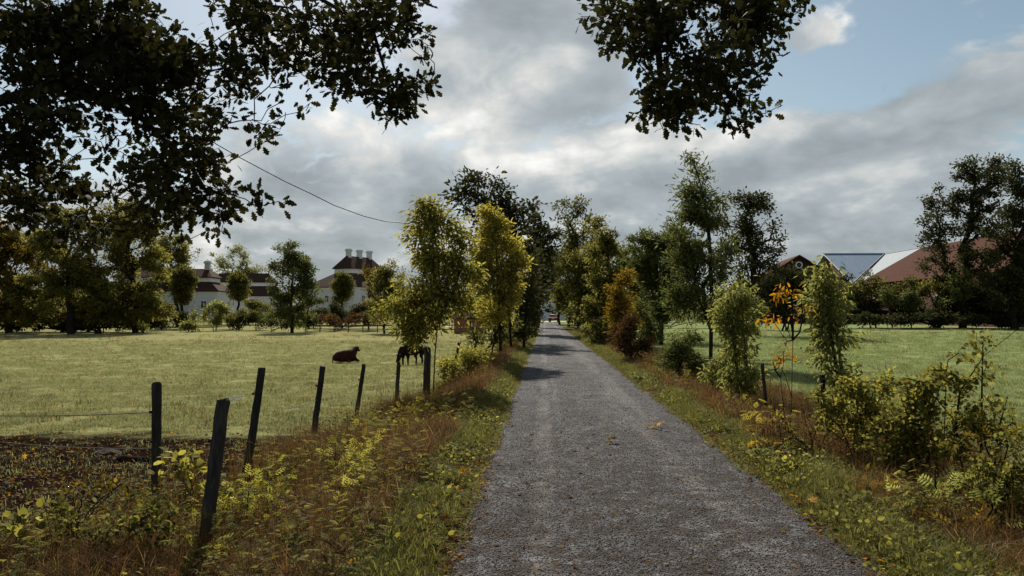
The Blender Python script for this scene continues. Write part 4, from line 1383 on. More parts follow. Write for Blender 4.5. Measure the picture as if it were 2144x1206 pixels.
plant('avenue_tree', 'tall dark oak with a knobbly top behind the yellow trees', 'tree', 1078, 44,
      [(972, 365, 14, 14), (955, 400, 26, 28), (990, 385, 26, 24), (1045, 375, 20, 18), (1058, 395, 20, 24), (985, 425, 40, 32), (1030, 425, 36, 28), (1065, 440, 34, 30), (1110, 425, 18, 14), (1090, 470, 40, 36), (1020, 470, 44, 30), (1095, 530, 40, 44), (1100, 590, 36, 40)],
      'rhomb', DARK, .30, 230, 1.9, .20, .016, stems=[[(1076, 722), (1068, 670), (1062, 600), (1050, 520), (1030, 450), (1000, 400)], [(1062, 600), (1075, 520), (1070, 440)]], group=AVL)
plant('avenue_tree', 'dark tree next to the far left edge of the path', 'tree', 1112, 62,
      [(1120, 480, 40, 36), (1150, 470, 28, 34), (1130, 530, 38, 44), (1115, 580, 34, 44), (1140, 600, 20, 40), (1105, 640, 30, 30)], 'rhomb', DARK, .30, 160, 2.4, .2, .02, group=AVL)
plant('avenue_tree', 'dark arching tree at the far end of the path on the left', 'tree', 1126, 92,
      [(1140, 530, 30, 44), (1150, 580, 14, 40), (1128, 590, 22, 44), (1136, 628, 12, 18)], 'rhomb', DARK, .36, 110, 2.5, .22, .02, group=AVL, kin=.05)
plant('shrub', 'yellow green bush between the small tilted post and the path', 'shrub', 985, 21,
      [(950, 775, 36, 26), (990, 745, 32, 24), (1010, 735, 20, 18), (935, 800, 26, 18), (965, 760, 30, 24)], 'lance', LIME, .11, 90, 2.4, .022, .004, nst=7, kin=-.02)
plant('shrub', 'dark undergrowth at the foot of the tall dark oak', 'shrub', 1085, 42, [(1070, 700, 30, 26), (1100, 690, 26, 20), (1050, 705, 24, 22)], 'rhomb', OLIVE, .16, 60, 2.2, .03, .006, nst=6, kin=-.2)

# --- beyond the left pasture
plant('garden_tree', 'full rounded tree at the middle of the far pasture edge in front of the houses', 'tree', 612, 108,
      [(612, 530, 32, 28), (590, 550, 30, 34), (640, 560, 24, 34), (612, 580, 46, 40), (590, 620, 34, 40), (640, 620, 32, 40), (612, 655, 46, 30), (575, 590, 14, 22)], 'rhomb', GREEN, .36, 210, 2.5, .26, .03, group=FARL, kin=.05)
plant('garden_tree', 'round clipped tree in front of the long white house', 'tree', 382, 136, [(382, 598, 30, 44), (382, 586, 25, 34), (382, 612, 24, 28)], 'rhomb', OLIVE, .34, 220, 4.6, .24, .03, group=GARD, kin=-.10, tidy=True)
plant('garden_tree', 'smaller round clipped tree at the right end of the long white house', 'tree', 499, 136, [(499, 603, 24, 34), (498, 592, 20, 25)], 'rhomb', OLIVE, .34, 170, 4.6, .2, .03, group=GARD, kin=-.10, tidy=True)
plant('garden_tree', 'round clipped tree before the manor with three chimneys', 'tree', 717, 140, [(717, 607, 24, 38), (716, 594, 20, 27)], 'rhomb', OLIVE, .34, 170, 4.6, .2, .03, group=GARD, kin=-.12, tidy=True)
plant('garden_tree', 'pale airy round tree standing behind the white wing', 'tree', 492, 195, [(492, 545, 48, 34), (460, 560, 26, 28), (525, 560, 24, 30), (490, 580, 40, 26)], 'rhomb', PALE, .46, 150, 1.3, .3, .05, group=FARL)
plant('garden_tree', 'thin pale tree between the white wing and the rounded garden tree', 'tree', 552, 195, [(550, 575, 18, 26), (560, 600, 20, 24)], 'rhomb', PALE, .46, 60, 1.4, .2, .05, group=FARL, kin=-.05)
plant('garden_tree', 'yellowish garden tree right beside the manor', 'tree', 805, 104, [(795, 580, 28, 30), (825, 570, 28, 28), (800, 620, 32, 36), (830, 620, 30, 36), (790, 650, 26, 24)], 'rhomb', OLIVE, .32, 150, 2.2, .18, .025, group=FARL, kin=.10)
plant('garden_tree', 'tree with a russet top at the corner of the manor', 'tree', 772, 128, [(772, 580, 20, 22), (775, 620, 22, 30), (765, 650, 20, 18)], 'rhomb', AMBER, .34, 70, 2.0, .16, .03, group=FARL, kin=-.3)
plant('park_tree', 'light olive tree with a yellow tinge behind the round clipped tree', 'tree', 372, 150, [(370, 500, 38, 28), (345, 520, 40, 34), (390, 535, 30, 30), (350, 560, 44, 34)], 'rhomb', OLIVE, .44, 160, 2.2, .34, .04, group=FARL, kin=.12)
plant('park_tree', 'large olive tree with sunlit right side left of the long white house', 'tree', 285, 106,
      [(280, 440, 46, 34), (250, 480, 56, 44), (310, 490, 40, 44), (270, 540, 62, 50), (320, 560, 36, 44), (250, 600, 60, 44), (305, 620, 44, 40), (280, 660, 44, 24)], 'rhomb', OLIVE, .42, 300, 3.6, .42, .04, group=FARL, kin=.25)
plant('park_tree', 'large dark olive tree with drooping crown at the far left of the pasture', 'tree', 150, 98,
      [(150, 470, 70, 50), (100, 520, 70, 50), (190, 540, 60, 50), (140, 580, 80, 46), (200, 610, 50, 40), (90, 610, 60, 44)], 'rhomb', OLIVE, .40, 300, 3.6, .45, .04, group=FARL, kin=.14)
plant('park_tree', 'brownish olive tree cut by the left border behind the hanging oak', 'tree', 20, 104,
      [(20, 500, 60, 50), (-40, 530, 70, 60), (50, 560, 60, 50), (0, 610, 70, 44), (40, 640, 60, 34)], 'rhomb', AMBER, .42, 240, 3.6, .45, .04, group=FARL, kin=-.14)
plant('shrub', 'tall dark undergrowth beneath the far left trees', 'shrub', 150, 112,
      [(20, 640, 60, 44), (100, 640, 60, 46), (180, 640, 60, 46), (250, 648, 50, 38), (310, 655, 44, 34), (60, 668, 60, 24), (160, 670, 70, 22), (-30, 640, 50, 44), (270, 672, 60, 16)], 'rhomb', DARK, .44, 300, 4.2, .12, .03, nst=14, kin=-.02, group=SHR)
plant('shrub', 'olive bushes filling the gaps between the far left trunks', 'shrub', 210, 103,
      [(40, 620, 50, 36), (110, 625, 46, 36), (175, 622, 46, 40), (235, 630, 46, 36), (300, 640, 44, 32), (340, 655, 30, 22), (80, 655, 60, 24), (200, 660, 70, 22), (0, 655, 40, 26)], 'rhomb', OLIVE, .38, 300, 3.2, .10, .03, nst=14, kin=.12, group=SHR)
for lab, x, Y, lob, mt, kn in [
    ('dark hedge below the wall of the long white house', 340, 124, [(340, 662, 40, 24), (300, 668, 30, 20), (375, 668, 26, 20)], DARK, 0),
    ('pale green round bush before the wall of the long white house', 450, 118, [(452, 652, 24, 22), (440, 662, 22, 18), (470, 648, 16, 16)], FRESH, 0),
    ('small pale upright bush left of the pale round one', 408, 112, [(408, 655, 6, 16), (400, 678, 24, 12), (390, 680, 16, 10)], FRESH, -.1),
    ('brownish bushes under the smaller clipped tree', 500, 122, [(500, 664, 30, 18), (480, 668, 26, 16), (530, 660, 28, 20), (550, 668, 26, 18)], OLIVE, -.22),
    ('green bushes under the low white wing', 540, 126, [(540, 640, 26, 12), (555, 648, 22, 14), (520, 640, 16, 12)], OLIVE, 0),
    ('dark hedge in front of the manor windows', 712, 124, [(690, 648, 34, 18), (730, 650, 34, 18), (712, 660, 50, 16), (760, 655, 30, 18)], DARK, 0),
    ('russet low shrubs at the foot of the manor hedge', 700, 116, [(670, 668, 30, 12), (710, 670, 34, 11), (750, 668, 30, 12), (790, 668, 26, 12)], RUSSET, .0),
    ('small pale bush at the shaded corner of the left pasture', 300, 106, [(302, 680, 10, 10), (292, 684, 8, 7)], FRESH, -.15),
    ('dark low shrubs beside the rounded garden tree', 570, 112, [(560, 672, 24, 14), (650, 672, 26, 14), (600, 676, 40, 10)], DARK, .1)]:
    plant('shrub', lab, 'shrub', x, Y, lob, 'rhomb', mt, .32, 70, 2.6, .05, .02, nst=6, group=SHR, kin=kn)

# the woods far behind the houses and the barn: one mass
def far_woods():
    rg = np.random.default_rng(77)
    pos, sz = [], []
    for i in range(420):
        az = R(rg.uniform(-46, 44)); d = rg.uniform(240, 330)
        x, y = d * math.sin(az), d * math.cos(az)
        h = rg.uniform(6, 11) if abs(az) > R(6) else rg.uniform(9, 15)
        z = gz(x, y); k = 46
        v = unit(rg.normal(size=(k, 3))) * rg.random((k, 1)) ** .4
        pos.append(np.array([x, y, z + h * .48]) + v * np.array([rg.uniform(5, 8), 5, h * .52])); sz.append(rg.uniform(1.2, 2.2, k))
    pos, sz = np.concatenate(pos), np.concatenate(sz)
    o = link('woods', leaves_mesh('woods', pos, leaf_frames(rg.normal(size=pos.shape), rg, .3), sz, 'rhomb', OLIVE, np.clip(rg.normal(.35, .2, len(pos)), 0, 1)))
    tag(o, 'distant low woods behind the houses and barns', None, None, 'stuff')


far_woods()

# --- beyond the right pasture
BARNG = 'trees and bushes in front of the barn'
plant('park_tree', 'big dark green tree with an open branching crown beside the barn roof', 'tree', 2015, 96,
      [(2070, 345, 46, 26), (2030, 365, 40, 32), (2095, 385, 40, 36), (1985, 410, 40, 30), (2040, 420, 50, 34), (1955, 450, 36, 32), (2005, 465, 44, 30), (2070, 470, 50, 40), (1945, 495, 28, 26), (1990, 520, 44, 28), (2050, 530, 50, 36), (1975, 560, 44, 28), (2030, 590, 56, 36), (2045, 625, 60, 30), (2090, 600, 44, 40), (2000, 622, 36, 24)],
      'rhomb', DARK, .38, 330, 1.9, .45, .045, group='big trees right of the barn', kin=.08)
plant('park_tree', 'big brownish dark tree at the right border beyond the pasture', 'tree', 2125, 88,
      [(2140, 370, 40, 36), (2120, 430, 36, 44), (2160, 450, 50, 60), (2110, 510, 44, 44), (2150, 560, 60, 60), (2100, 590, 44, 44), (2120, 640, 60, 30)],
      'rhomb', DARK, .36, 260, 2.4, .42, .04, group='big trees right of the barn', kin=.04)
plant('hedge', 'long dark hedge between the right pasture and the barn', 'hedge', 1960, 98,
      [(1800, 640, 30, 30), (1840, 632, 34, 34), (1890, 638, 40, 28), (1940, 636, 40, 32), (1990, 634, 40, 34), (2040, 630, 44, 40), (2090, 634, 44, 38), (2140, 630, 44, 40), (1790, 660, 40, 16), (1870, 662, 60, 14), (1820, 664, 60, 10), (1920, 664, 70, 10), (2010, 664, 70, 10), (2100, 664, 70, 10), (1960, 656, 60, 14), (2060, 656, 70, 14), (2140, 654, 50, 16)] + [(1780 + 32 * i, 666, 24, 7, -9) for i in range(13)],
      'rhomb', DARK, .36, 480, 4.4, .10, .025, nst=16, kin=-.05)
plant('shrub', 'pointed light green young tree standing before the red barn wall', 'tree', 1907, 94, [(1906, 588, 10, 20), (1905, 610, 20, 22), (1912, 630, 24, 18), (1895, 632, 18, 16)], 'rhomb', GREEN, .28, 70, 2.2, .07, .02, group=BARNG, kin=.05)
plant('shrub', 'bluish green loose bush under the big open tree', 'shrub', 2008, 92, [(2005, 590, 22, 26), (2018, 610, 18, 26), (1998, 615, 20, 16)], 'rhomb', GREEN, .28, 70, 1.8, .08, .02, group=BARNG, nst=3)
plant('shrub', 'yellowish bush crown against the red barn wall', 'shrub', 1955, 97, [(1950, 592, 30, 10), (1960, 604, 32, 14), (1930, 602, 14, 10)], 'rhomb', OLIVE, .28, 60, 2.2, .07, .02, group=BARNG, nst=4, kin=.15)
plant('shrub', 'olive bush below the grey roof edge of the barn', 'shrub', 1830, 97, [(1825, 588, 28, 20), (1810, 610, 36, 22), (1860, 606, 30, 22)], 'rhomb', OLIVE, .30, 80, 2.3, .08, .02, group=BARNG, nst=5, kin=-.18)
plant('shrub', 'light bush left of the pointed young tree by the barn', 'shrub', 1862, 93, [(1858, 612, 16, 16), (1866, 628, 18, 14)], 'rhomb', GREEN, .28, 40, 2.2, .06, .02, group=BARNG, nst=3, kin=.05)
plant('shrub', 'small dark bush under the white gable edge of the barn', 'shrub', 1768, 100, [(1766, 590, 14, 18), (1770, 615, 22, 26)], 'rhomb', DARK, .32, 50, 2.4, .08, .02, group=BARNG, nst=3)

# --- near thicket right of the path
THK = 'thicket right of the path'
plant('shrub', 'yellow green bramble shrub round the foot of the leaning pale sapling', 'shrub', 1790, 9.2,
      [(1790, 830, 44, 44), (1750, 870, 34, 34), (1830, 850, 46, 36), (1800, 900, 56, 36), (1850, 800, 30, 24), (1730, 830, 24, 22)], 'round', BRAMBLE, .052, 240, 3.0, .012, .0028, nst=12, group=THK, singles=120, wander=.2, kin=.22)
plant('shrub', 'dense dark leafed bramble at the middle of the thicket', 'shrub', 1900, 8.4,
      [(1900, 850, 50, 48), (1940, 900, 56, 50), (1870, 920, 56, 44), (1930, 810, 36, 26), (1900, 960, 60, 40), (1950, 780, 30, 18)], 'round', BRAMBLE, .05, 260, 3.2, .013, .0028, nst=14, group=THK, singles=120, wander=.22, kin=.08)
plant('shrub', 'open thorny bush with long bare shoots rising over the pasture at far right', 'shrub', 2040, 7.8,
      [(1985, 790, 36, 30), (2030, 810, 44, 34), (2070, 770, 26, 20), (2050, 720, 14, 26), (2010, 740, 16, 16), (2040, 870, 60, 50), (2090, 900, 50, 50), (2010, 930, 50, 40)], 'round', BRAMBLE, .05, 210, 1.5, .013, .0028,
      stems=[[(2052, 1000), (2055, 900), (2056, 800), (2058, 715)], [(1975, 1000), (1978, 880), (1982, 770)], [(2040, 1000), (2000, 900), (2010, 820), (2060, 745), (2130, 690)], [(2080, 1000), (2090, 900), (2110, 830)], [(2020, 1000), (1990, 870), (1930, 800), (1890, 790)]], group=THK, singles=90, wander=.22, kin=.04)
plant('shrub', 'dark low tangle of twigs filling the lower right corner', 'shrub', 2080, 6.6,
      [(2070, 1000, 60, 50), (2120, 960, 50, 60), (2020, 1020, 50, 40), (2110, 1060, 60, 50), (2160, 1040, 50, 80)], 'round', BRAMBLE, .042, 200, 1.6, .010, .0026, nst=14, group=THK, singles=80, wander=.25, kin=-.08)
plant('shrub', 'amber leafed young shoot inside the thorny bush at far right', 'shrub', 2082, 7.2, [(2078, 890, 24, 30), (2090, 930, 20, 24)], 'pinnate', AMBER, .15, 14, 1.5, .008, .003, nst=2, group=THK, singles=30, kin=.1)
plant('shrub', 'light green leafy shrub low in front of the dark tangle at right', 'shrub', 1955, 6.4, [(1955, 1020, 34, 26), (1940, 1060, 36, 22), (1985, 1050, 26, 22), (1960, 985, 20, 16)], 'pinnate', FRESH, .13, 40, 1.7, .009, .003, nst=5, group=THK, singles=60)
plant('weed', 'amber fern like weed below the light green shrub at right', 'weed', 1985, 6.0, [(1985, 1088, 34, 14), (1960, 1100, 22, 10)], 'pinnate', AMBER, .13, 14, 1.7, .005, .0025, nst=4, group=THK, singles=30, kin=.08)
plant('shrub', 'bare dead shrub of thin brown stems behind the forked sapling', 'shrub', 1700, 9.6, [(1690, 900, 60, 60), (1740, 930, 60, 50), (1640, 900, 40, 50)], 'round', RUSSET, .04, 110, .22, .008, .0025, nst=16, group=THK, wander=.2)

# --- yellowing weeds and seedlings in the verges: (label, base x, depth, lobes, leaf, material, size, singles, tint shift)
WG = 'leafy weeds in the verges'
for i, (lab, bx, Y, lob, lf, mt, sz, sg, kn) in enumerate([
    ('yellow seedling leaning over the verge below the thin forked sapling', 1610, 10.6, [(1600, 862, 34, 26), (1618, 900, 28, 24), (1590, 890, 24, 18)], 'pinnate', GOLD, .15, 50, -.05),
    ('yellowish weed patch under the narrow pale sapling', 1545, 13.4, [(1530, 838, 34, 16), (1570, 842, 28, 14)], 'pinnate', GOLD, .14, 30, -.25),
    ('small amber weed between the thicket and the grass verge on the right', 1832, 7.2, [(1832, 1006, 18, 18), (1822, 1024, 14, 12)], 'pinnate', AMBER, .11, 16, 0),
    ('yellow leafy plant highest in the brown grass left of the path', 772, 9.4, [(787, 920, 30, 16), (760, 930, 24, 16), (800, 940, 22, 14)], 'pinnate', GOLD, .17, 40, -.08),
    ('broad yellow green leafy plant at the middle of the left verge', 712, 8.4, [(700, 952, 40, 18), (735, 940, 34, 16), (672, 962, 24, 14)], 'pinnate', LIME, .17, 50, .05),
    ('layered yellow green sprays right of the dark hollow in the left verge', 745, 7.6, [(748, 990, 28, 14), (735, 1018, 24, 12), (752, 970, 20, 10)], 'pinnate', LIME, .17, 40, .12),
    ('pale yellow ferny plant below the layered sprays left of the path', 715, 6.7, [(722, 1060, 32, 20), (705, 1090, 26, 14), (735, 1040, 20, 12)], 'pinnate', LIME, .16, 40, .18),
    ('light leafy plant lowest in the left verge', 640, 5.9, [(632, 1160, 36, 18), (660, 1150, 28, 16), (610, 1180, 26, 14)], 'pinnate', LIME, .15, 40, .05),
    ('single pale sprig near the bottom of the left verge', 730, 6.1, [(728, 1138, 14, 8), (742, 1146, 10, 6)], 'pinnate', PALE, .14, 8, .1),
    ('small yellow plant right of the leaning nearest post', 565, 7.2, [(566, 1000, 18, 14), (552, 992, 12, 10)], 'pinnate', LIME, .14, 20, .05),
    ('low yellow spray at the right foot of the leaning nearest post', 505, 6.6, [(506, 1024, 26, 9), (490, 1030, 16, 8)], 'pinnate', LIME, .15, 24, .05),
    ('bright broad leafed weed between the two nearest posts', 404, 7.4, [(406, 988, 18, 16), (385, 962, 26, 12), (370, 975, 14, 12)], 'round', LIME, .13, 30, .08),
    ('green fern like weed at the left foot of the leaning nearest post', 425, 5.5, [(420, 1140, 28, 26), (405, 1120, 24, 20), (432, 1160, 22, 16), (408, 1180, 30, 20), (440, 1185, 26, 18)], 'pinnate', LIME, .17, 60, -.02),
    ('big leafed dark weed in the lower left corner', 40, 5.3, [(40, 1115, 34, 20), (70, 1135, 26, 14), (20, 1085, 22, 16), (50, 1160, 26, 14)], 'round', LIME, .12, 40, -.12),
    ('low tangle of creeping leaves along the bottom left', 250, 5.5, [(250, 1090, 60, 26), (330, 1075, 50, 26), (180, 1110, 46, 24), (360, 1120, 40, 24), (120, 1060, 40, 20)], 'round', BRAMBLE, .06, 100, -.12),
    ('amber leaved weed at the edge of the bare soil on the left', 170, 6.4, [(200, 1010, 44, 16), (140, 1020, 40, 14), (260, 1015, 36, 14)], 'round', AMBER, .06, 60, -.25),
    ('yellow amber weeds under the young yellow green tree', 872, 13.2, [(870, 848, 38, 18), (900, 838, 28, 16), (845, 862, 26, 14)], 'pinnate', GOLD, .16, 40, -.18),
    ('yellow amber weeds lower down towards the path', 830, 11.2, [(830, 890, 44, 16), (860, 905, 30, 14)], 'pinnate', GOLD, .14, 40, -.28),
    ('pale leafy plant in the green verge close to the left path edge', 905, 8.2, [(905, 985, 18, 14), (890, 1000, 14, 10)], 'round', PALE, .07, 20, -.1),
    ('grey green clump of weeds on the right grass verge by the path', 1345, 19, [(1345, 790, 20, 10), (1365, 800, 16, 9)], 'round', PALE, .08, 30, -.3),
    ('bluish green clump of weeds nearer on the right grass verge', 1610, 9.0, [(1605, 958, 24, 14), (1585, 950, 18, 10)], 'round', PALE, .07, 30, -.22),
    ('yellow green weed clump under the bare dead stems', 1680, 8.0, [(1650, 975, 34, 16), (1690, 990, 24, 14)], 'round', LIME, .055, 60, -.15)]):
    plant('weed', lab, 'weed', bx, Y, lob, lf, mt, sz * .72, 34, 1.8, .006, .0025, nst=5, group=WG, singles=sg, kin=kn, droop=.15, flat=.9, depth=1.0, bark=TWIG, crown_name='foliage')

# --- the two oaks over the camera: trunks outside the frame, limbs reaching in
def oak(name, label, foot, Y, lobes, stems, crown_ell, ncrown, dense, size, seed, group=None, tips=520, singles=300, bs=.030):
    rng = np.random.default_rng(seed)
    ex = []
    for (cx, cy, cz, rx, ry, rz), n in crown_ell:
        v = unit(rng.normal(size=(n, 3))) * rng.random((n, 1)) ** .45
        ex.append(np.array([cx, cy, cz]) + v * np.array([rx, ry, rz]))
    T = []
    area = np.array([l[2] * l[3] * (l[5] if len(l) > 5 else 1) for l in lobes])
    for l, c in zip(lobes, np.maximum(2, np.round(tips * area / area.sum())).astype(int)):
        while c > 0:                                    # a spray: several twig ends close together, then a gap
            a, r = rng.random() * 2 * math.pi, rng.random() ** .5 * (1.0 if rng.random() < .8 else 1.45)
            q = at(l[0] + l[2] * r * math.cos(a) * .95, l[1] + l[3] * r * math.sin(a) * .95, l[4] + rng.normal() * .45)
            if vnoise(q[0] * 2.6, q[2] * 2.6, 29) < .44: c -= .3; continue
            for _ in range(int(min(max(c, 1), rng.integers(3, 9)))):
                T.append(q + rng.normal(size=3) * np.array([.10, .14, .085])); c -= 1
    T = np.array(T)
    B = np.array([foot[0], foot[1], gz(*foot)])
    st = [[np.array(p, float) for p in s] for s in stems]
    A, par, stm, ends = grow(st, np.concatenate([T] + ex), rng, .16, .14, .1)
    main, side, rad = skeleton_meshes(A, par, stm, .062, .0042, 1.25, 6, (len(stems[0]), .42))
    root = thing(name, label, 'tree', tuple(B), group)
    for part_name, mb in [('trunk', main)] + [('branch', q) for q in side]:
        mb.v = [tuple(np.array(v) - B) for v in mb.v]
        bo = mb.build(part_name, BARK, root, smooth_=True)
        if getattr(mb, 'many', False): bo['kind'] = 'stuff'
    pos, dirs, tint = [], [], []
    nt = len(T)
    for ti, e, f in ends:
        near = ti < nt
        k = int((dense if near else dense * 2.6) * rng.uniform(.5, 1.5))
        t = A[e]; ax = unit(t - A[par[e]])
        g = rng.normal(size=(k, 3)) * (bs if near else .34)
        pos.append(t + g - ax * rng.random((k, 1)) * (.07 if near else .16))
        d = unit(g) * .7 + ax * .6 + rng.normal(size=(k, 3)) * .4
        d[:, 2] -= .25
        dirs.append(d); tint.append(np.clip(rng.normal(.4, .2, k), .02, .98) + (0 if near else 2))
    pos, dirs, tint = np.concatenate(pos), np.concatenate(dirs), np.concatenate(tint)
    near = tint < 1.5; tint = np.where(near, tint, tint - 2)
    sz = size * rng.uniform(.6, 1.2, len(pos)) * np.where(near, 1, 2.0)
    M = leaf_frames(dirs, rng, .35)
    ids = np.where(near)[0]
    rel = pos[ids] - CAM; dep = rel @ fwd
    u = CX + F * (rel @ rgt) / dep; v = CY - F * (rel @ upv) / dep
    sc_ = np.where((u > 0) & (u < 2144) & (v > 0) & (v < 1206), sz[ids] / dep, -1)
    pick = ids[np.argsort(-sc_)[:singles]]
    for i in pick:
        o = bpy.data.objects.new('leaf', single_leaf_mesh('oak', OAK, int(tint[i] * 4.99))); COL.objects.link(o); o.parent = root
        o.matrix_basis = Matrix([[*(M[i][r] * sz[i]), pos[i][r] - B[r]] for r in range(3)] + [[0, 0, 0, 1]])
    keep = np.ones(len(pos), bool); keep[pick] = False
    kn = keep & near; kf = keep & ~near
    c = link('foliage', leaves_mesh('foliage', pos[kn] - B, M[kn], sz[kn], 'oak', OAK, tint[kn]), root); c['kind'] = 'stuff'
    c = link('crown', leaves_mesh('crown', pos[kf] - B, M[kf], sz[kf], 'rhomb', OAK, tint[kf]), root); c['kind'] = 'stuff'


LO = [  # px, py, rx, ry, depth, weight
    (60, 40, 110, 70, 7.4, 1.5), (200, 50, 110, 80, 7.6, 1.5), (330, 60, 100, 90, 7.4, 1.5), (130, 130, 90, 70, 7.6, 1.5), (270, 160, 90, 70, 7.3, 1.5), (390, 120, 60, 60, 7.2), (350, 220, 60, 60, 7.2),
    (40, 230, 60, 60, 7.0), (90, 200, 40, 60, 7.0), (200, 250, 35, 40, 7.0), (310, 200, 60, 50, 7.3), (330, 290, 50, 40, 7.0), (400, 270, 40, 40, 7.0), (340, 360, 46, 50, 6.9), (400, 370, 46, 50, 6.9),
    (390, 430, 40, 34, 6.8), (460, 420, 50, 30, 6.8), (520, 415, 34, 20, 6.7), (405, 470, 20, 18, 6.8), (440, 340, 30, 40, 6.9), (270, 330, 26, 14, 6.9), (250, 385, 16, 14, 6.9),
    (40, 290, 60, 40, 7.2), (60, 340, 70, 40, 7.2), (30, 400, 50, 50, 7.2), (110, 400, 60, 44, 7.4), (170, 400, 50, 30, 7.5), (60, 460, 60, 24, 7.4), (200, 440, 60, 30, 7.6), (290, 430, 40, 26, 7.6), (330, 460, 30, 20, 7.6), (130, 470, 70, 24, 7.6),
    (480, 40, 60, 50, 7.8), (500, 110, 50, 36, 7.6), (560, 40, 60, 50, 7.8), (560, 120, 30, 24, 7.6), (490, 180, 30, 36, 7.4), (470, 230, 20, 20, 7.4), (555, 245, 28, 16, 7.2), (525, 290, 22, 28, 7.2), (600, 150, 24, 20, 7.4), (628, 218, 12, 10, 7.2),
    (650, 30, 50, 40, 7.8), (640, 110, 30, 30, 7.6), (700, 40, 50, 50, 7.6), (770, 40, 60, 46, 7.4), (830, 40, 40, 50, 7.2), (860, 75, 24, 24, 7.2), (720, 110, 44, 40, 7.4), (690, 170, 22, 36, 7.2), (780, 120, 44, 40, 7.2),
    (800, 180, 44, 40, 7.0, 1.5), (830, 225, 30, 30, 7.0, 1.5), (840, 150, 24, 24, 7.0), (750, 165, 10, 12, 7.0), (640, 190, 14, 10, 7.4), (500, 150, 20, 20, 7.4)]
oak('oak_tree', 'dark old oak hanging its leafy boughs into the upper left of the view', (-7.6, 6.0), 6.5, LO,
    [[(-7.6, 6.0, -.4), (-7.55, 6.0, 1.2), (-7.5, 6.05, 2.6), (-7.3, 6.2, 4.2), (-7.1, 6.3, 6.0), (-6.9, 6.4, 8.5), (-6.7, 6.3, 11)],
     [(-7.3, 6.2, 4.2), (-6.2, 6.7, 4.35), tuple(at(-30, 220, 7.2)), tuple(at(150, 170, 7.3)), tuple(at(300, 250, 7.1)), tuple(at(400, 350, 6.9)), tuple(at(440, 410, 6.8))],
     [(-7.3, 6.2, 4.2), (-6.0, 7.0, 3.4), tuple(at(-20, 330, 7.3)), tuple(at(60, 370, 7.4)), tuple(at(190, 430, 7.6))],
     [(-7.1, 6.3, 6.0), (-5.5, 7.0, 5.6), tuple(at(180, -60, 7.6)), tuple(at(450, -30, 7.6)), tuple(at(640, -20, 7.5)), tuple(at(780, 60, 7.2)), tuple(at(815, 180, 7.0))]],
    [((-7.5, 6.0, 9.5, 4.5, 5.0, 3.2), 150), ((-3.0, 7.5, 7.8, 3.2, 2.4, 1.6), 50), ((-9.2, 13.0, 11.2, 3.8, 3.8, 2.6), 130)], 0, 7, .092, 3, group='old oaks over the path', tips=2300, singles=300)  # last ellipsoid: unseen crown, added to dapple the foreground with shade
RO = [(1240, 15, 40, 24, 8.0), (1330, 15, 70, 44, 8.0), (1420, 20, 80, 50, 8.0), (1510, 20, 80, 50, 8.0), (1600, 15, 50, 44, 7.9), (1635, 35, 18, 24, 7.8), (1660, 4, 28, 8, 7.8), (1300, 60, 36, 30, 7.8), (1350, 90, 34, 24, 7.7), (1440, 90, 70, 44, 7.8),
      (1530, 70, 60, 30, 7.8), (1590, 70, 28, 30, 7.6), (1598, 95, 12, 14, 7.6), (1430, 150, 70, 40, 7.6), (1510, 120, 40, 40, 7.6), (1555, 140, 26, 24, 7.5), (1400, 200, 50, 34, 7.4), (1450, 200, 44, 40, 7.4), (1370, 215, 28, 22, 7.4),
      (1545, 190, 24, 24, 7.3), (1535, 220, 34, 24, 7.3), (1420, 240, 26, 16, 7.3), (1545, 250, 22, 16, 7.3), (1500, 210, 20, 20, 7.3), (1300, 105, 14, 18, 7.6), (1180, 2, 24, 8, 8.0)]
oak('oak_tree', 'dark oak bough with dense leaves hanging down at the top centre over the path', (10.2, 14.2), 8, RO,
    [[(10.2, 14.2, -.4), (10.2, 14.2, 1.5), (10.2, 14.2, 3.5), (10.1, 14.2, 6.2), (9.8, 14.4, 9.0), (9.0, 14.8, 13)],
     [(10.1, 14.2, 6.2), (8.8, 12.2, 7.6), (6.4, 9.8, 7.4), (4.6, 8.4, 6.6), tuple(at(1640, -70, 8.1)), tuple(at(1480, -20, 8.0)), tuple(at(1440, 70, 7.8)), tuple(at(1460, 130, 7.6)), tuple(at(1530, 195, 7.4))],
     [(4.6, 8.4, 6.6), tuple(at(1500, -60, 8.2)), tuple(at(1350, -30, 8.1)), tuple(at(1375, 60, 7.8)), tuple(at(1385, 190, 7.5))]],
    [((8.6, 14.5, 12.6, 4.6, 4.6, 3.2), 240)], 0, 7, .092, 4, group='old oaks over the path', tips=820, singles=300)


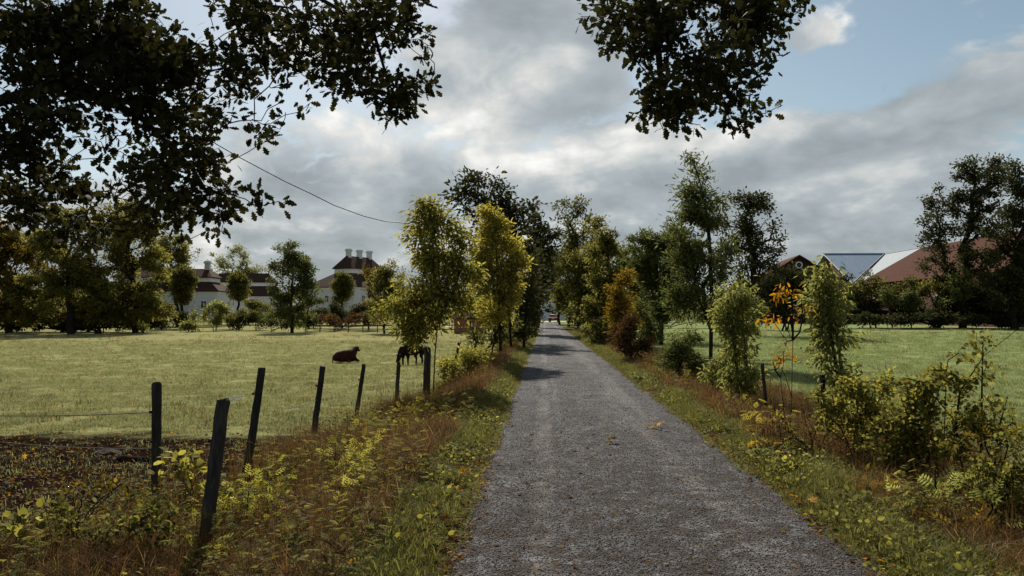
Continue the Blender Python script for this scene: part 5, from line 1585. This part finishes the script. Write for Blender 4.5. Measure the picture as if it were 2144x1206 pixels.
# ------------------------------------------------------------------ grass, litter, stones: countless small things, one object each
def instancer(name, label, pos, rot, scl, idx, variants):
    me = bpy.data.meshes.new(name)
    me.vertices.add(len(pos)); me.vertices.foreach_set('co', np.ascontiguousarray(pos, dtype=np.float32).ravel())
    a = me.attributes.new('turn', 'FLOAT_VECTOR', 'POINT'); a.data.foreach_set('vector', np.ascontiguousarray(rot, dtype=np.float32).ravel())
    a = me.attributes.new('grow', 'FLOAT', 'POINT'); a.data.foreach_set('value', np.ascontiguousarray(scl, dtype=np.float32))
    a = me.attributes.new('pick', 'INT', 'POINT'); a.data.foreach_set('value', np.ascontiguousarray(idx, dtype=np.int32))
    ng = bpy.data.node_groups.new(name, 'GeometryNodeTree')
    ng.interface.new_socket('Geometry', in_out='INPUT', socket_type='NodeSocketGeometry')
    ng.interface.new_socket('Geometry', in_out='OUTPUT', socket_type='NodeSocketGeometry')
    N, L = ng.nodes, ng.links
    gi, go = N.new('NodeGroupInput'), N.new('NodeGroupOutput')
    mp, ip, jn = N.new('GeometryNodeMeshToPoints'), N.new('GeometryNodeInstanceOnPoints'), N.new('GeometryNodeGeometryToInstance')
    for v in reversed(variants):
        oi = N.new('GeometryNodeObjectInfo'); oi.inputs['Object'].default_value = v
        L.new(oi.outputs['Geometry'], jn.inputs[0])
    def named(nm, ty):
        n = N.new('GeometryNodeInputNamedAttribute'); n.data_type = ty; n.inputs[0].default_value = nm
        return n.outputs[0]
    L.new(gi.outputs[0], mp.inputs[0]); L.new(mp.outputs[0], ip.inputs['Points']); L.new(jn.outputs[0], ip.inputs['Instance'])
    ip.inputs['Pick Instance'].default_value = True
    L.new(named('pick', 'INT'), ip.inputs['Instance Index']); L.new(named('turn', 'FLOAT_VECTOR'), ip.inputs['Rotation']); L.new(named('grow', 'FLOAT'), ip.inputs['Scale'])
    L.new(ip.outputs[0], go.inputs[0])
    o = link(name, me)
    md = o.modifiers.new(name, 'NODES'); md.node_group = ng
    return tag(o, label, None, None, 'stuff')


def tuft(name, n, h, spread, width, bend, mat, rng):
    V, Fc, Tn = [], [], []
    for _ in range(n):
        b = np.array([rng.normal() * spread, rng.normal() * spread, 0])
        a = rng.random() * 2 * math.pi
        d = np.array([math.cos(a), math.sin(a), 0]); s = np.array([-d[1], d[0], 0]) * width * rng.uniform(.6, 1.2)
        hh = h * rng.uniform(.5, 1.15); bd = bend * rng.uniform(.2, 1.3) * hh
        k = len(V)
        m = b + d * bd * .3 + np.array([0, 0, hh * .55]); t = b + d * bd + np.array([0, 0, hh * (1 - .25 * bend)])
        V += [b - s, b + s, m - s * .8, m + s * .8, t]
        Fc += [(k, k + 1, k + 3), (k, k + 3, k + 2), (k + 2, k + 3, k + 4)]
        tn = float(np.clip(rng.normal(.45, .2), .02, .98))
        Tn += [tn] * 5
    return bpy.data.objects.new(name, make_mesh(name, np.array(V), np.array(Fc), mat, False, {'tint': np.array(Tn)}))


def variants_of(name, k, *a):
    return [tuft(name, *a, np.random.default_rng(100 + i)) for i in range(k)]


def scatter(n, y0, y1, x0, x1, rng, pw=1.0):
    """points between depths y0 and y1, thinning out with distance; x0, x1 are numbers or functions of y"""
    u = rng.random(n)
    y = y0 * (y1 / y0) ** u if pw == 1 else (y0 ** (1 - pw) + u * (y1 ** (1 - pw) - y0 ** (1 - pw))) ** (1 / (1 - pw))
    a = x0(y) if callable(x0) else np.full(n, float(x0)); b = x1(y) if callable(x1) else np.full(n, float(x1))
    return a + (b - a) * rng.random(n), y


def place(x, y, rng, s0, s1, k, tilt=.12, dz=-.01):
    z = ground_z(x, y) + dz
    rot = np.stack([rng.normal(size=len(x)) * tilt, rng.normal(size=len(x)) * tilt, rng.random(len(x)) * 6.283], 1)
    return np.stack([x, y, z], 1), rot, rng.uniform(s0, s1, len(x)), rng.integers(0, k, len(x))


rng = np.random.default_rng(11)
edgeL = lambda y: PATH_L + (np.vectorize(lambda q: fbm(q * 1.3, 0.5, 31, 4))(y) - .5) * .30
edgeR = lambda y: PATH_R + (np.vectorize(lambda q: fbm(q * 1.3, 9.5, 37, 4))(y) - .5) * .30
# short green verge grass
xa, ya = scatter(15000, 3.6, 70, lambda y: np.full_like(y, -1.75), lambda y: edgeL(y) + .04, rng, 1.25)
xb, yb = scatter(17000, 3.6, 70, lambda y: edgeR(y) - .04, lambda y: np.full_like(y, 3.25), rng, 1.25)
x, y = np.concatenate([xa, xb]), np.concatenate([ya, yb])
k = fbm(x * 1.1, y * 1.1, 51, 3) > .40
x, y = x[k], y[k]
pos, rot, scl, idx = place(x, y, rng, .6, 1.5, 5)
e = np.minimum(np.abs(x - PATH_L), np.abs(x - PATH_R))
scl *= .35 + .65 * smooth(0, .35, e)
scl *= 1 + .5 * smooth(12, 40, y)
instancer('verge_grass', 'short green grass and herbs lining both edges of the gravel path', pos, rot, scl, idx, variants_of('tuft', 5, 16, .11, .045, .0032, .7, GRASS_G))
# tall dry brown grass in the ditches
xa, ya = scatter(19000, 4.2, 75, lambda y: -3.3 - 1.2 * smooth(7, 4, y) + .9 * smooth(12, 30, y), lambda y: -1.25 + 0 * y, rng, 1.2)
xb, yb = scatter(14000, 4.4, 75, lambda y: 2.75 + 0 * y, lambda y: 5.2 + 0 * y, rng, 1.2)
xq, yq = scatter(260, 5.0, 6.0, -3.3, -2.0, rng, 1.2)
x, y = np.concatenate([xa, xb, xq]), np.concatenate([ya, yb, yq])
k = (fbm(x * .7, y * .5, 61, 3) > .36)
x, y = x[k], y[k]
pos, rot, scl, idx = place(x, y, rng, .4, 1.2, 8, .26)
scl *= .75 + .25 * smooth(7, 11, y)
instancer('dry_grass', 'tall rust brown dry grass filling the ditches beside the path', pos, rot, scl, idx,
          variants_of('tuft', 3, 13, .40, .07, .0032, .8, GRASS_B) + variants_of('tuft', 2, 11, .46, .09, .0030, .95, RUSSET) + variants_of('tuft', 1, 12, .36, .08, .0034, .8, STRAW) + variants_of('tuft', 2, 14, .26, .08, .0036, .8, GRASS_G))
# dark withered stalks
x, y = scatter(900, 5, 40, lambda y: -3.4 + .6 * smooth(12, 30, y), -1.5, rng, 1.2)
x2, y2 = scatter(700, 5, 40, 2.9, 4.8, rng, 1.2)
x, y = np.concatenate([x, x2]), np.concatenate([y, y2])
pos, rot, scl, idx = place(x, y, rng, .6, 1.5, 3, .08)
instancer('withered_stalks', 'thin dark withered stalks standing in the brown grass', pos, rot, scl, idx, variants_of('stalk', 3, 3, .55, .05, .0022, .15, RUSSET))


# leafy seedlings and nettles between the grasses
def seedling(name, h, n, size, mat, kind, rg):
    P, d = [], []
    lean = rg.normal(size=2) * .12
    for i in range(n):
        u = .25 + .75 * i / (n - 1); a = i * 2.4 + rg.random()
        P.append((lean[0] * u, lean[1] * u, h * u)); d.append((math.cos(a), math.sin(a), .45 * (u - .4)))
    return bpy.data.objects.new(name, leaves_mesh(name, np.array(P), leaf_frames(np.array(d), rg, 1.2), size * (1.1 - .4 * np.linspace(0, 1, n)) * rg.uniform(.8, 1.2, n), kind, mat, np.clip(rg.normal(.5, .2, n), .02, .98)))


sv = [seedling('seedling', h, n, sz, mt, kd, np.random.default_rng(400 + i)) for i, (h, n, sz, mt, kd) in enumerate([
    (.28, 10, .10, OLIVE, 'pinnate'), (.20, 9, .10, BRAMBLE, 'pinnate'), (.34, 12, .10, BRAMBLE, 'pinnate'), (.26, 12, .07, GREEN, 'lance'), (.34, 14, .07, OLIVE, 'lance'),
    (.20, 9, .09, AMBER, 'pinnate'), (.28, 12, .055, BRAMBLE, 'round'), (.30, 10, .07, RUSSET, 'lance'), (.26, 11, .05, RUSSET, 'round')])]
xa, ya = scatter(2600, 4.2, 45, lambda y: -3.5 - 1.8 * smooth(7.4, 5, y) + .9 * smooth(12, 30, y), lambda y: -1.15 + 0 * y, rng, 1.3)
xb, yb = scatter(2200, 4.4, 45, lambda y: 2.85 + 0 * y, lambda y: 4.8 + 0 * y, rng, 1.3)
x, y = np.concatenate([xa, xb]), np.concatenate([ya, yb])
k = fbm(x * 1.1, y * .8, 171, 3) > .53
pos, rot, scl, idx = place(x[k], y[k], rng, .6, 1.4, 9, .2)
instancer('undergrowth', 'leafy yellow green seedlings and nettles mixed through the ditches', pos, rot, scl, idx, sv)
# coarse ungrazed tussocks
x, y = scatter(1500, 9, 95, lambda y: -.70 * y - 1, lambda y: -3.6 + .5 * smooth(10, 25, y), rng, .75)
x2, y2 = scatter(900, 9, 95, 4.6, lambda y: .64 * y + 1, rng, .75)
x, y = np.concatenate([x, x2]), np.concatenate([y, y2])
k = ~((y < 14) & (x < -3.2))
x, y = x[k], y[k]
pos, rot, scl, idx = place(x, y, rng, .5, 1.3, 4, .15)
scl *= 1 + 1.2 * smooth(25, 90, y)
instancer('tussocks', 'coarse darker grass tussocks left standing in the pastures', pos, rot, scl, idx, variants_of('tuft', 2, 22, .14, .10, .005, .9, GREEN) + variants_of('tuft', 2, 22, .13, .12, .005, .9, GRASS_B))


# low broad leafed herbs
def herb(name, n, r, h, size, mat, kind, rg):
    P = np.stack([rg.normal(size=n) * r, rg.normal(size=n) * r, rg.random(n) * h], 1)
    d = np.stack([P[:, 0], P[:, 1], np.abs(rg.normal(size=n)) * .04], 1) + rg.normal(size=(n, 3)) * .03
    return bpy.data.objects.new(name, leaves_mesh(name, P, leaf_frames(d, rg, .9), size * rg.uniform(.6, 1.3, n), kind, mat, np.clip(rg.normal(.5, .2, n), .02, .98)))


hv = [herb('herb', 22, .07, .08, .030, [GREEN, OLIVE, BRAMBLE, GREEN, RUSSET, FRESH][i % 6], 'round', np.random.default_rng(200 + i)) for i in range(9)]
xa, ya = scatter(3600, 4.2, 40, lambda y: -4.5 + 2.2 * smooth(7, 9, y), lambda y: edgeL(y) + 0.02, rng, 1.3)
xb, yb = scatter(4200, 4.2, 40, lambda y: edgeR(y) - 0.02, lambda y: 4.6 + 0 * y, rng, 1.3)
x, y = np.concatenate([xa, xb]), np.concatenate([ya, yb])
k = fbm(x * 1.4, y * 1.4, 71, 3) > .44
pos, rot, scl, idx = place(x[k], y[k], rng, .6, 1.6, 9)
scl *= .5 + .5 * smooth(0, .3, np.minimum(np.abs(x[k] - PATH_L), np.abs(x[k] - PATH_R)))
instancer('ground_cover', 'low broad leafed herbs and creeping weeds in the verges', pos, rot, scl, idx, hv)
# pasture grass
x, y = scatter(78000, 6.5, 75, lambda y: -.95 * y - 1.5, lambda y: -3.3 + .5 * smooth(10, 25, y), rng, 1.15)
mudm = (y + fbm(x * .6, y * .6, 77, 3) * 3.2 < 13.8) & (x < -3.2)
k = (~mudm) | (rng.random(len(x)) < .04)
k &= fbm(x * .9, y * .9, 81, 3) > .36
x, y = x[k], y[k]
pos, rot, scl, idx = place(x, y, rng, .6, 1.3, 4, .15)
scl *= 1 + 1.0 * smooth(15, 60, y)
instancer('pasture_grass', 'grazed yellow green grass of the left pasture', pos, rot, scl, idx, variants_of('tuft', 4, 12, .07, .06, .0032, .9, GRASS_F))
x, y = scatter(48000, 7.5, 75, lambda y: 4.4 + 0 * y, lambda y: .82 * y + 1.5, rng, 1.1)
k = (fbm(x * .9, y * .9, 91, 3) > .36) & (x < .82 * y + 1.5)
pos, rot, scl, idx = place(x[k], y[k], rng, .6, 1.3, 4, .15)
scl *= 1 + 1.0 * smooth(15, 60, y[k])
instancer('pasture_grass', 'cool green grass of the right pasture', pos, rot, scl, idx, variants_of('tuft', 4, 12, .075, .06, .0032, .9, GRASS_R))
# fallen leaves
lv = []
for i, (mt, kd) in enumerate([(RUSSET, 'oak'), (AMBER, 'oak'), (RUSSET, 'maple'), (ORANGE, 'oak'), (RUSSET, 'lance'), (AMBER, 'lance')]):
    T, Fc = LEAF[kd]
    lv.append(bpy.data.objects.new('dead_leaf', make_mesh('dead_leaf', T * np.array([1, 1, 2.2]), np.array(Fc), mt, False, {'tint': np.full(len(T), .4)})))
xa, ya = scatter(8500, 4.2, 14, lambda y: -.72 * y - .5, lambda y: PATH_L + .1 + 0 * y, rng, 1.3)
xb, yb = scatter(1300, 4.2, 30, lambda y: PATH_R - .12 + 0 * y, lambda y: 3.6 + 0 * y, rng, 1.3)
xc, yc = scatter(420, 4.4, 40, PATH_L + .1, PATH_R, rng, 1.3)
xd, yd = scatter(700, 4.4, 40, PATH_R - .16, PATH_R + .2, rng, 1.3)
xe, ye = scatter(500, 4.4, 40, PATH_L - .2, PATH_L + .16, rng, 1.3)
x, y = np.concatenate([xa, xb, xc, xd, xe]), np.concatenate([ya, yb, yc, yd, ye])
pos, rot, scl, idx = place(x, y, rng, .025, .065, 6, .35, .02)
onp = (x > PATH_L) & (x < PATH_R)
pos[:, 2] = np.where(onp, path_z(x, y) + .008, pos[:, 2])
scl = np.where(onp, scl * .75, scl)
instancer('fallen_leaves', 'small brown and amber fallen leaves over the soil and path edges', pos, rot, scl, idx, lv)
# pebbles
GRAVEL = plain_mat('loose_stones', [(.05, .046, .046), (.14, .13, .125), (.26, .245, .23)], 30, .9, .2)


def pebble(i):
    rg = np.random.default_rng(300 + i)
    V = []
    for zz, rr in ((-.5, .55), (.05, 1.0), (.55, .6)):
        for j in range(5):
            a = 2 * math.pi * j / 5 + zz
            V.append((rr * math.cos(a) * rg.uniform(.75, 1.2), rr * math.sin(a) * rg.uniform(.6, 1.0), zz * rg.uniform(.8, 1.1)))
    Fc = []
    for q in range(2):
        for j in range(5):
            a, b = q * 5 + j, q * 5 + (j + 1) % 5
            Fc += [(a, b, b + 5), (a, b + 5, a + 5)]
    Fc += [(10, 11, 12), (10, 12, 13), (10, 13, 14)]
    m = plain_mat('loose_stone_%d' % (i % 3), [[(.022, .018, .018), (.05, .042, .042)], [(.06, .053, .054), (.11, .10, .098)], [(.13, .12, .115), (.22, .20, .19)]][i % 3], 30, .9, .0)
    return bpy.data.objects.new('pebble', make_mesh('pebble', np.array(V), np.array(Fc), m))


x, y = scatter(46000, 4.0, 26, lambda y: PATH_L + .02 + 0 * y, lambda y: PATH_R - .02 + 0 * y, rng, 1.5)
pos, rot, scl, idx = place(x, y, rng, .003, .0085, 6, .5)
pos[:, 2] = path_z(x, y) + .001
instancer('gravel', 'loose grey gravel stones strewn on the path', pos, rot, scl, idx, [pebble(i) for i in range(6)])


# ------------------------------------------------------------------ single fallen leaves and ground details
FLG = 'large fallen maple leaves near the path'


def fallen(label, px, py, Y, size, mt, t, k=1):
    """a dry curled leaf (or a small heap of k leaves as one thing) lying where the photograph shows it"""
    rg = np.random.default_rng(hash_str(label))
    q = at(px, py, Y)
    on = PATH_L < q[0] < PATH_R
    g = float(path_z(q[0], q[1])) if on else gz(q[0], q[1])
    root = thing('fallen_leaf' if k == 1 else 'leaf_heap', label, 'leaf' if k == 1 else 'leaves', (q[0], q[1], g), FLG)
    for i in range(k):
        o = bpy.data.objects.new('leaf', single_leaf_mesh('maple', mt, (t + i) % 5)); COL.objects.link(o); o.parent = root
        o.location = (rg.normal() * .07 * (k > 1), rg.normal() * .09 * (k > 1), .02 + .018 * i + (0 if on else .05))
        o.rotation_euler = (rg.normal() * .45, rg.normal() * .45, rg.random() * 6.28)
        s = size * rg.uniform(.8, 1.15); o.scale = (s, s, s * 2.0)


def ydep(py): return F * 1.6 / (py - VY)


for lab, px, py, sz, mt, t, k in [
    ('heap of yellow orange leaves lying on the gravel near its right edge', 1372, 897, .06, ORANGE, 1, 7),
    ('flattened faded orange leaf patch near the middle of the path', 1283, 928, .075, AMBER, 2, 5),
    ('curled orange leaf standing on the left edge of the path', 966, 1000, .075, ORANGE, 2, 2),
    ('orange brown leaf on the left verge nearer than the curled one', 926, 1078, .07, ORANGE, 1, 2),
    ('orange leaf heap on the grass right of the path below the yellow seedling', 1588, 937, .085, ORANGE, 1, 5),
    ('orange leaf on the right verge halfway down to the corner', 1682, 1046, .07, ORANGE, 2, 2),
    ('small orange leaf on the right verge close to the bottom', 1866, 1136, .06, ORANGE, 3, 1),
    ('second small orange leaf right of the path below the amber weed', 1918, 1150, .055, ORANGE, 1, 1),
    ('red brown leaf lying at the right rim of the path', 1562, 990, .06, RUSSET, 3, 2),
    ('pale yellow leaf on the left verge near the bottom of the view', 886, 1180, .055, GOLD, 3, 1),
    ('brown orange leaves at the bottom of the left verge', 735, 1200, .065, ORANGE, 2, 2),
    ('yellow orange leaf on the bare soil at far left', 52, 944, .075, ORANGE, 3, 2),
    ('orange leaf at the foot of the leaning nearest post', 425, 944, .06, ORANGE, 2, 2)]:
    fallen(lab, px, py, ydep(py) if px > 500 else ydep(py) * 1.06, sz, mt, t, k)

# a dark log and a heap of soil on the trampled corner
a, b = at(248, 944, 9.9), at(352, 953, 9.6)
g0 = np.array((a[0], a[1], gz(a[0], a[1])))
m = MB(); m.tube([np.array((a[0] + (b[0] - a[0]) * i / 7, a[1] + (b[1] - a[1]) * i / 7, gz(a[0], a[1]) + .05 + .008 * math.sin(i * 2.1))) - g0 for i in range(8)], [.035, .05, .053, .05, .056, .052, .048, .036], 9)
lg = m.build('log', BARK, None, tuple(g0), True); tag(lg, 'dark log lying on the trampled soil behind the upright post', 'log')


def mound(label, px, py, Y, r, h):
    q = at(px, py, Y); g = gz(q[0], q[1])
    n = 14; V = [(0, 0, h)]; Fc = []
    rg = np.random.default_rng(hash_str(label))
    for ri in range(1, 6):
        for j in range(n):
            w = 2 * math.pi * j / n
            u = ri / 5
            rr = r * u * rg.uniform(.85, 1.15)
            V.append((rr * 1.5 * math.cos(w), rr * math.sin(w), h * (1 - u * u) * rg.uniform(.6, 1.3) - (.05 if ri == 5 else 0)))
    for j in range(n): Fc.append((0, 1 + j, 1 + (j + 1) % n))
    for ri in range(4):
        for j in range(n):
            a_, b_ = 1 + ri * n + j, 1 + ri * n + (j + 1) % n
            Fc += [(a_, a_ + n, b_ + n), (a_, b_ + n, b_)]
    o = link('soil_heap', make_mesh('soil_heap', V, Fc, plain_mat('dark_soil', [(.014, .009, .007), (.035, .024, .017), (.06, .042, .03)], 16, .95, .9, .1, dist=.03), True), None, (q[0], q[1], g))
    tag(o, label, 'soil heap')


mound('dark heap of soil on the bare ground left of the upright post', 185, 1003, 7.4, .16, .10)
mound('low dark soil lump beyond the bare ground at far left', 225, 908, 10.6, .16, .06)
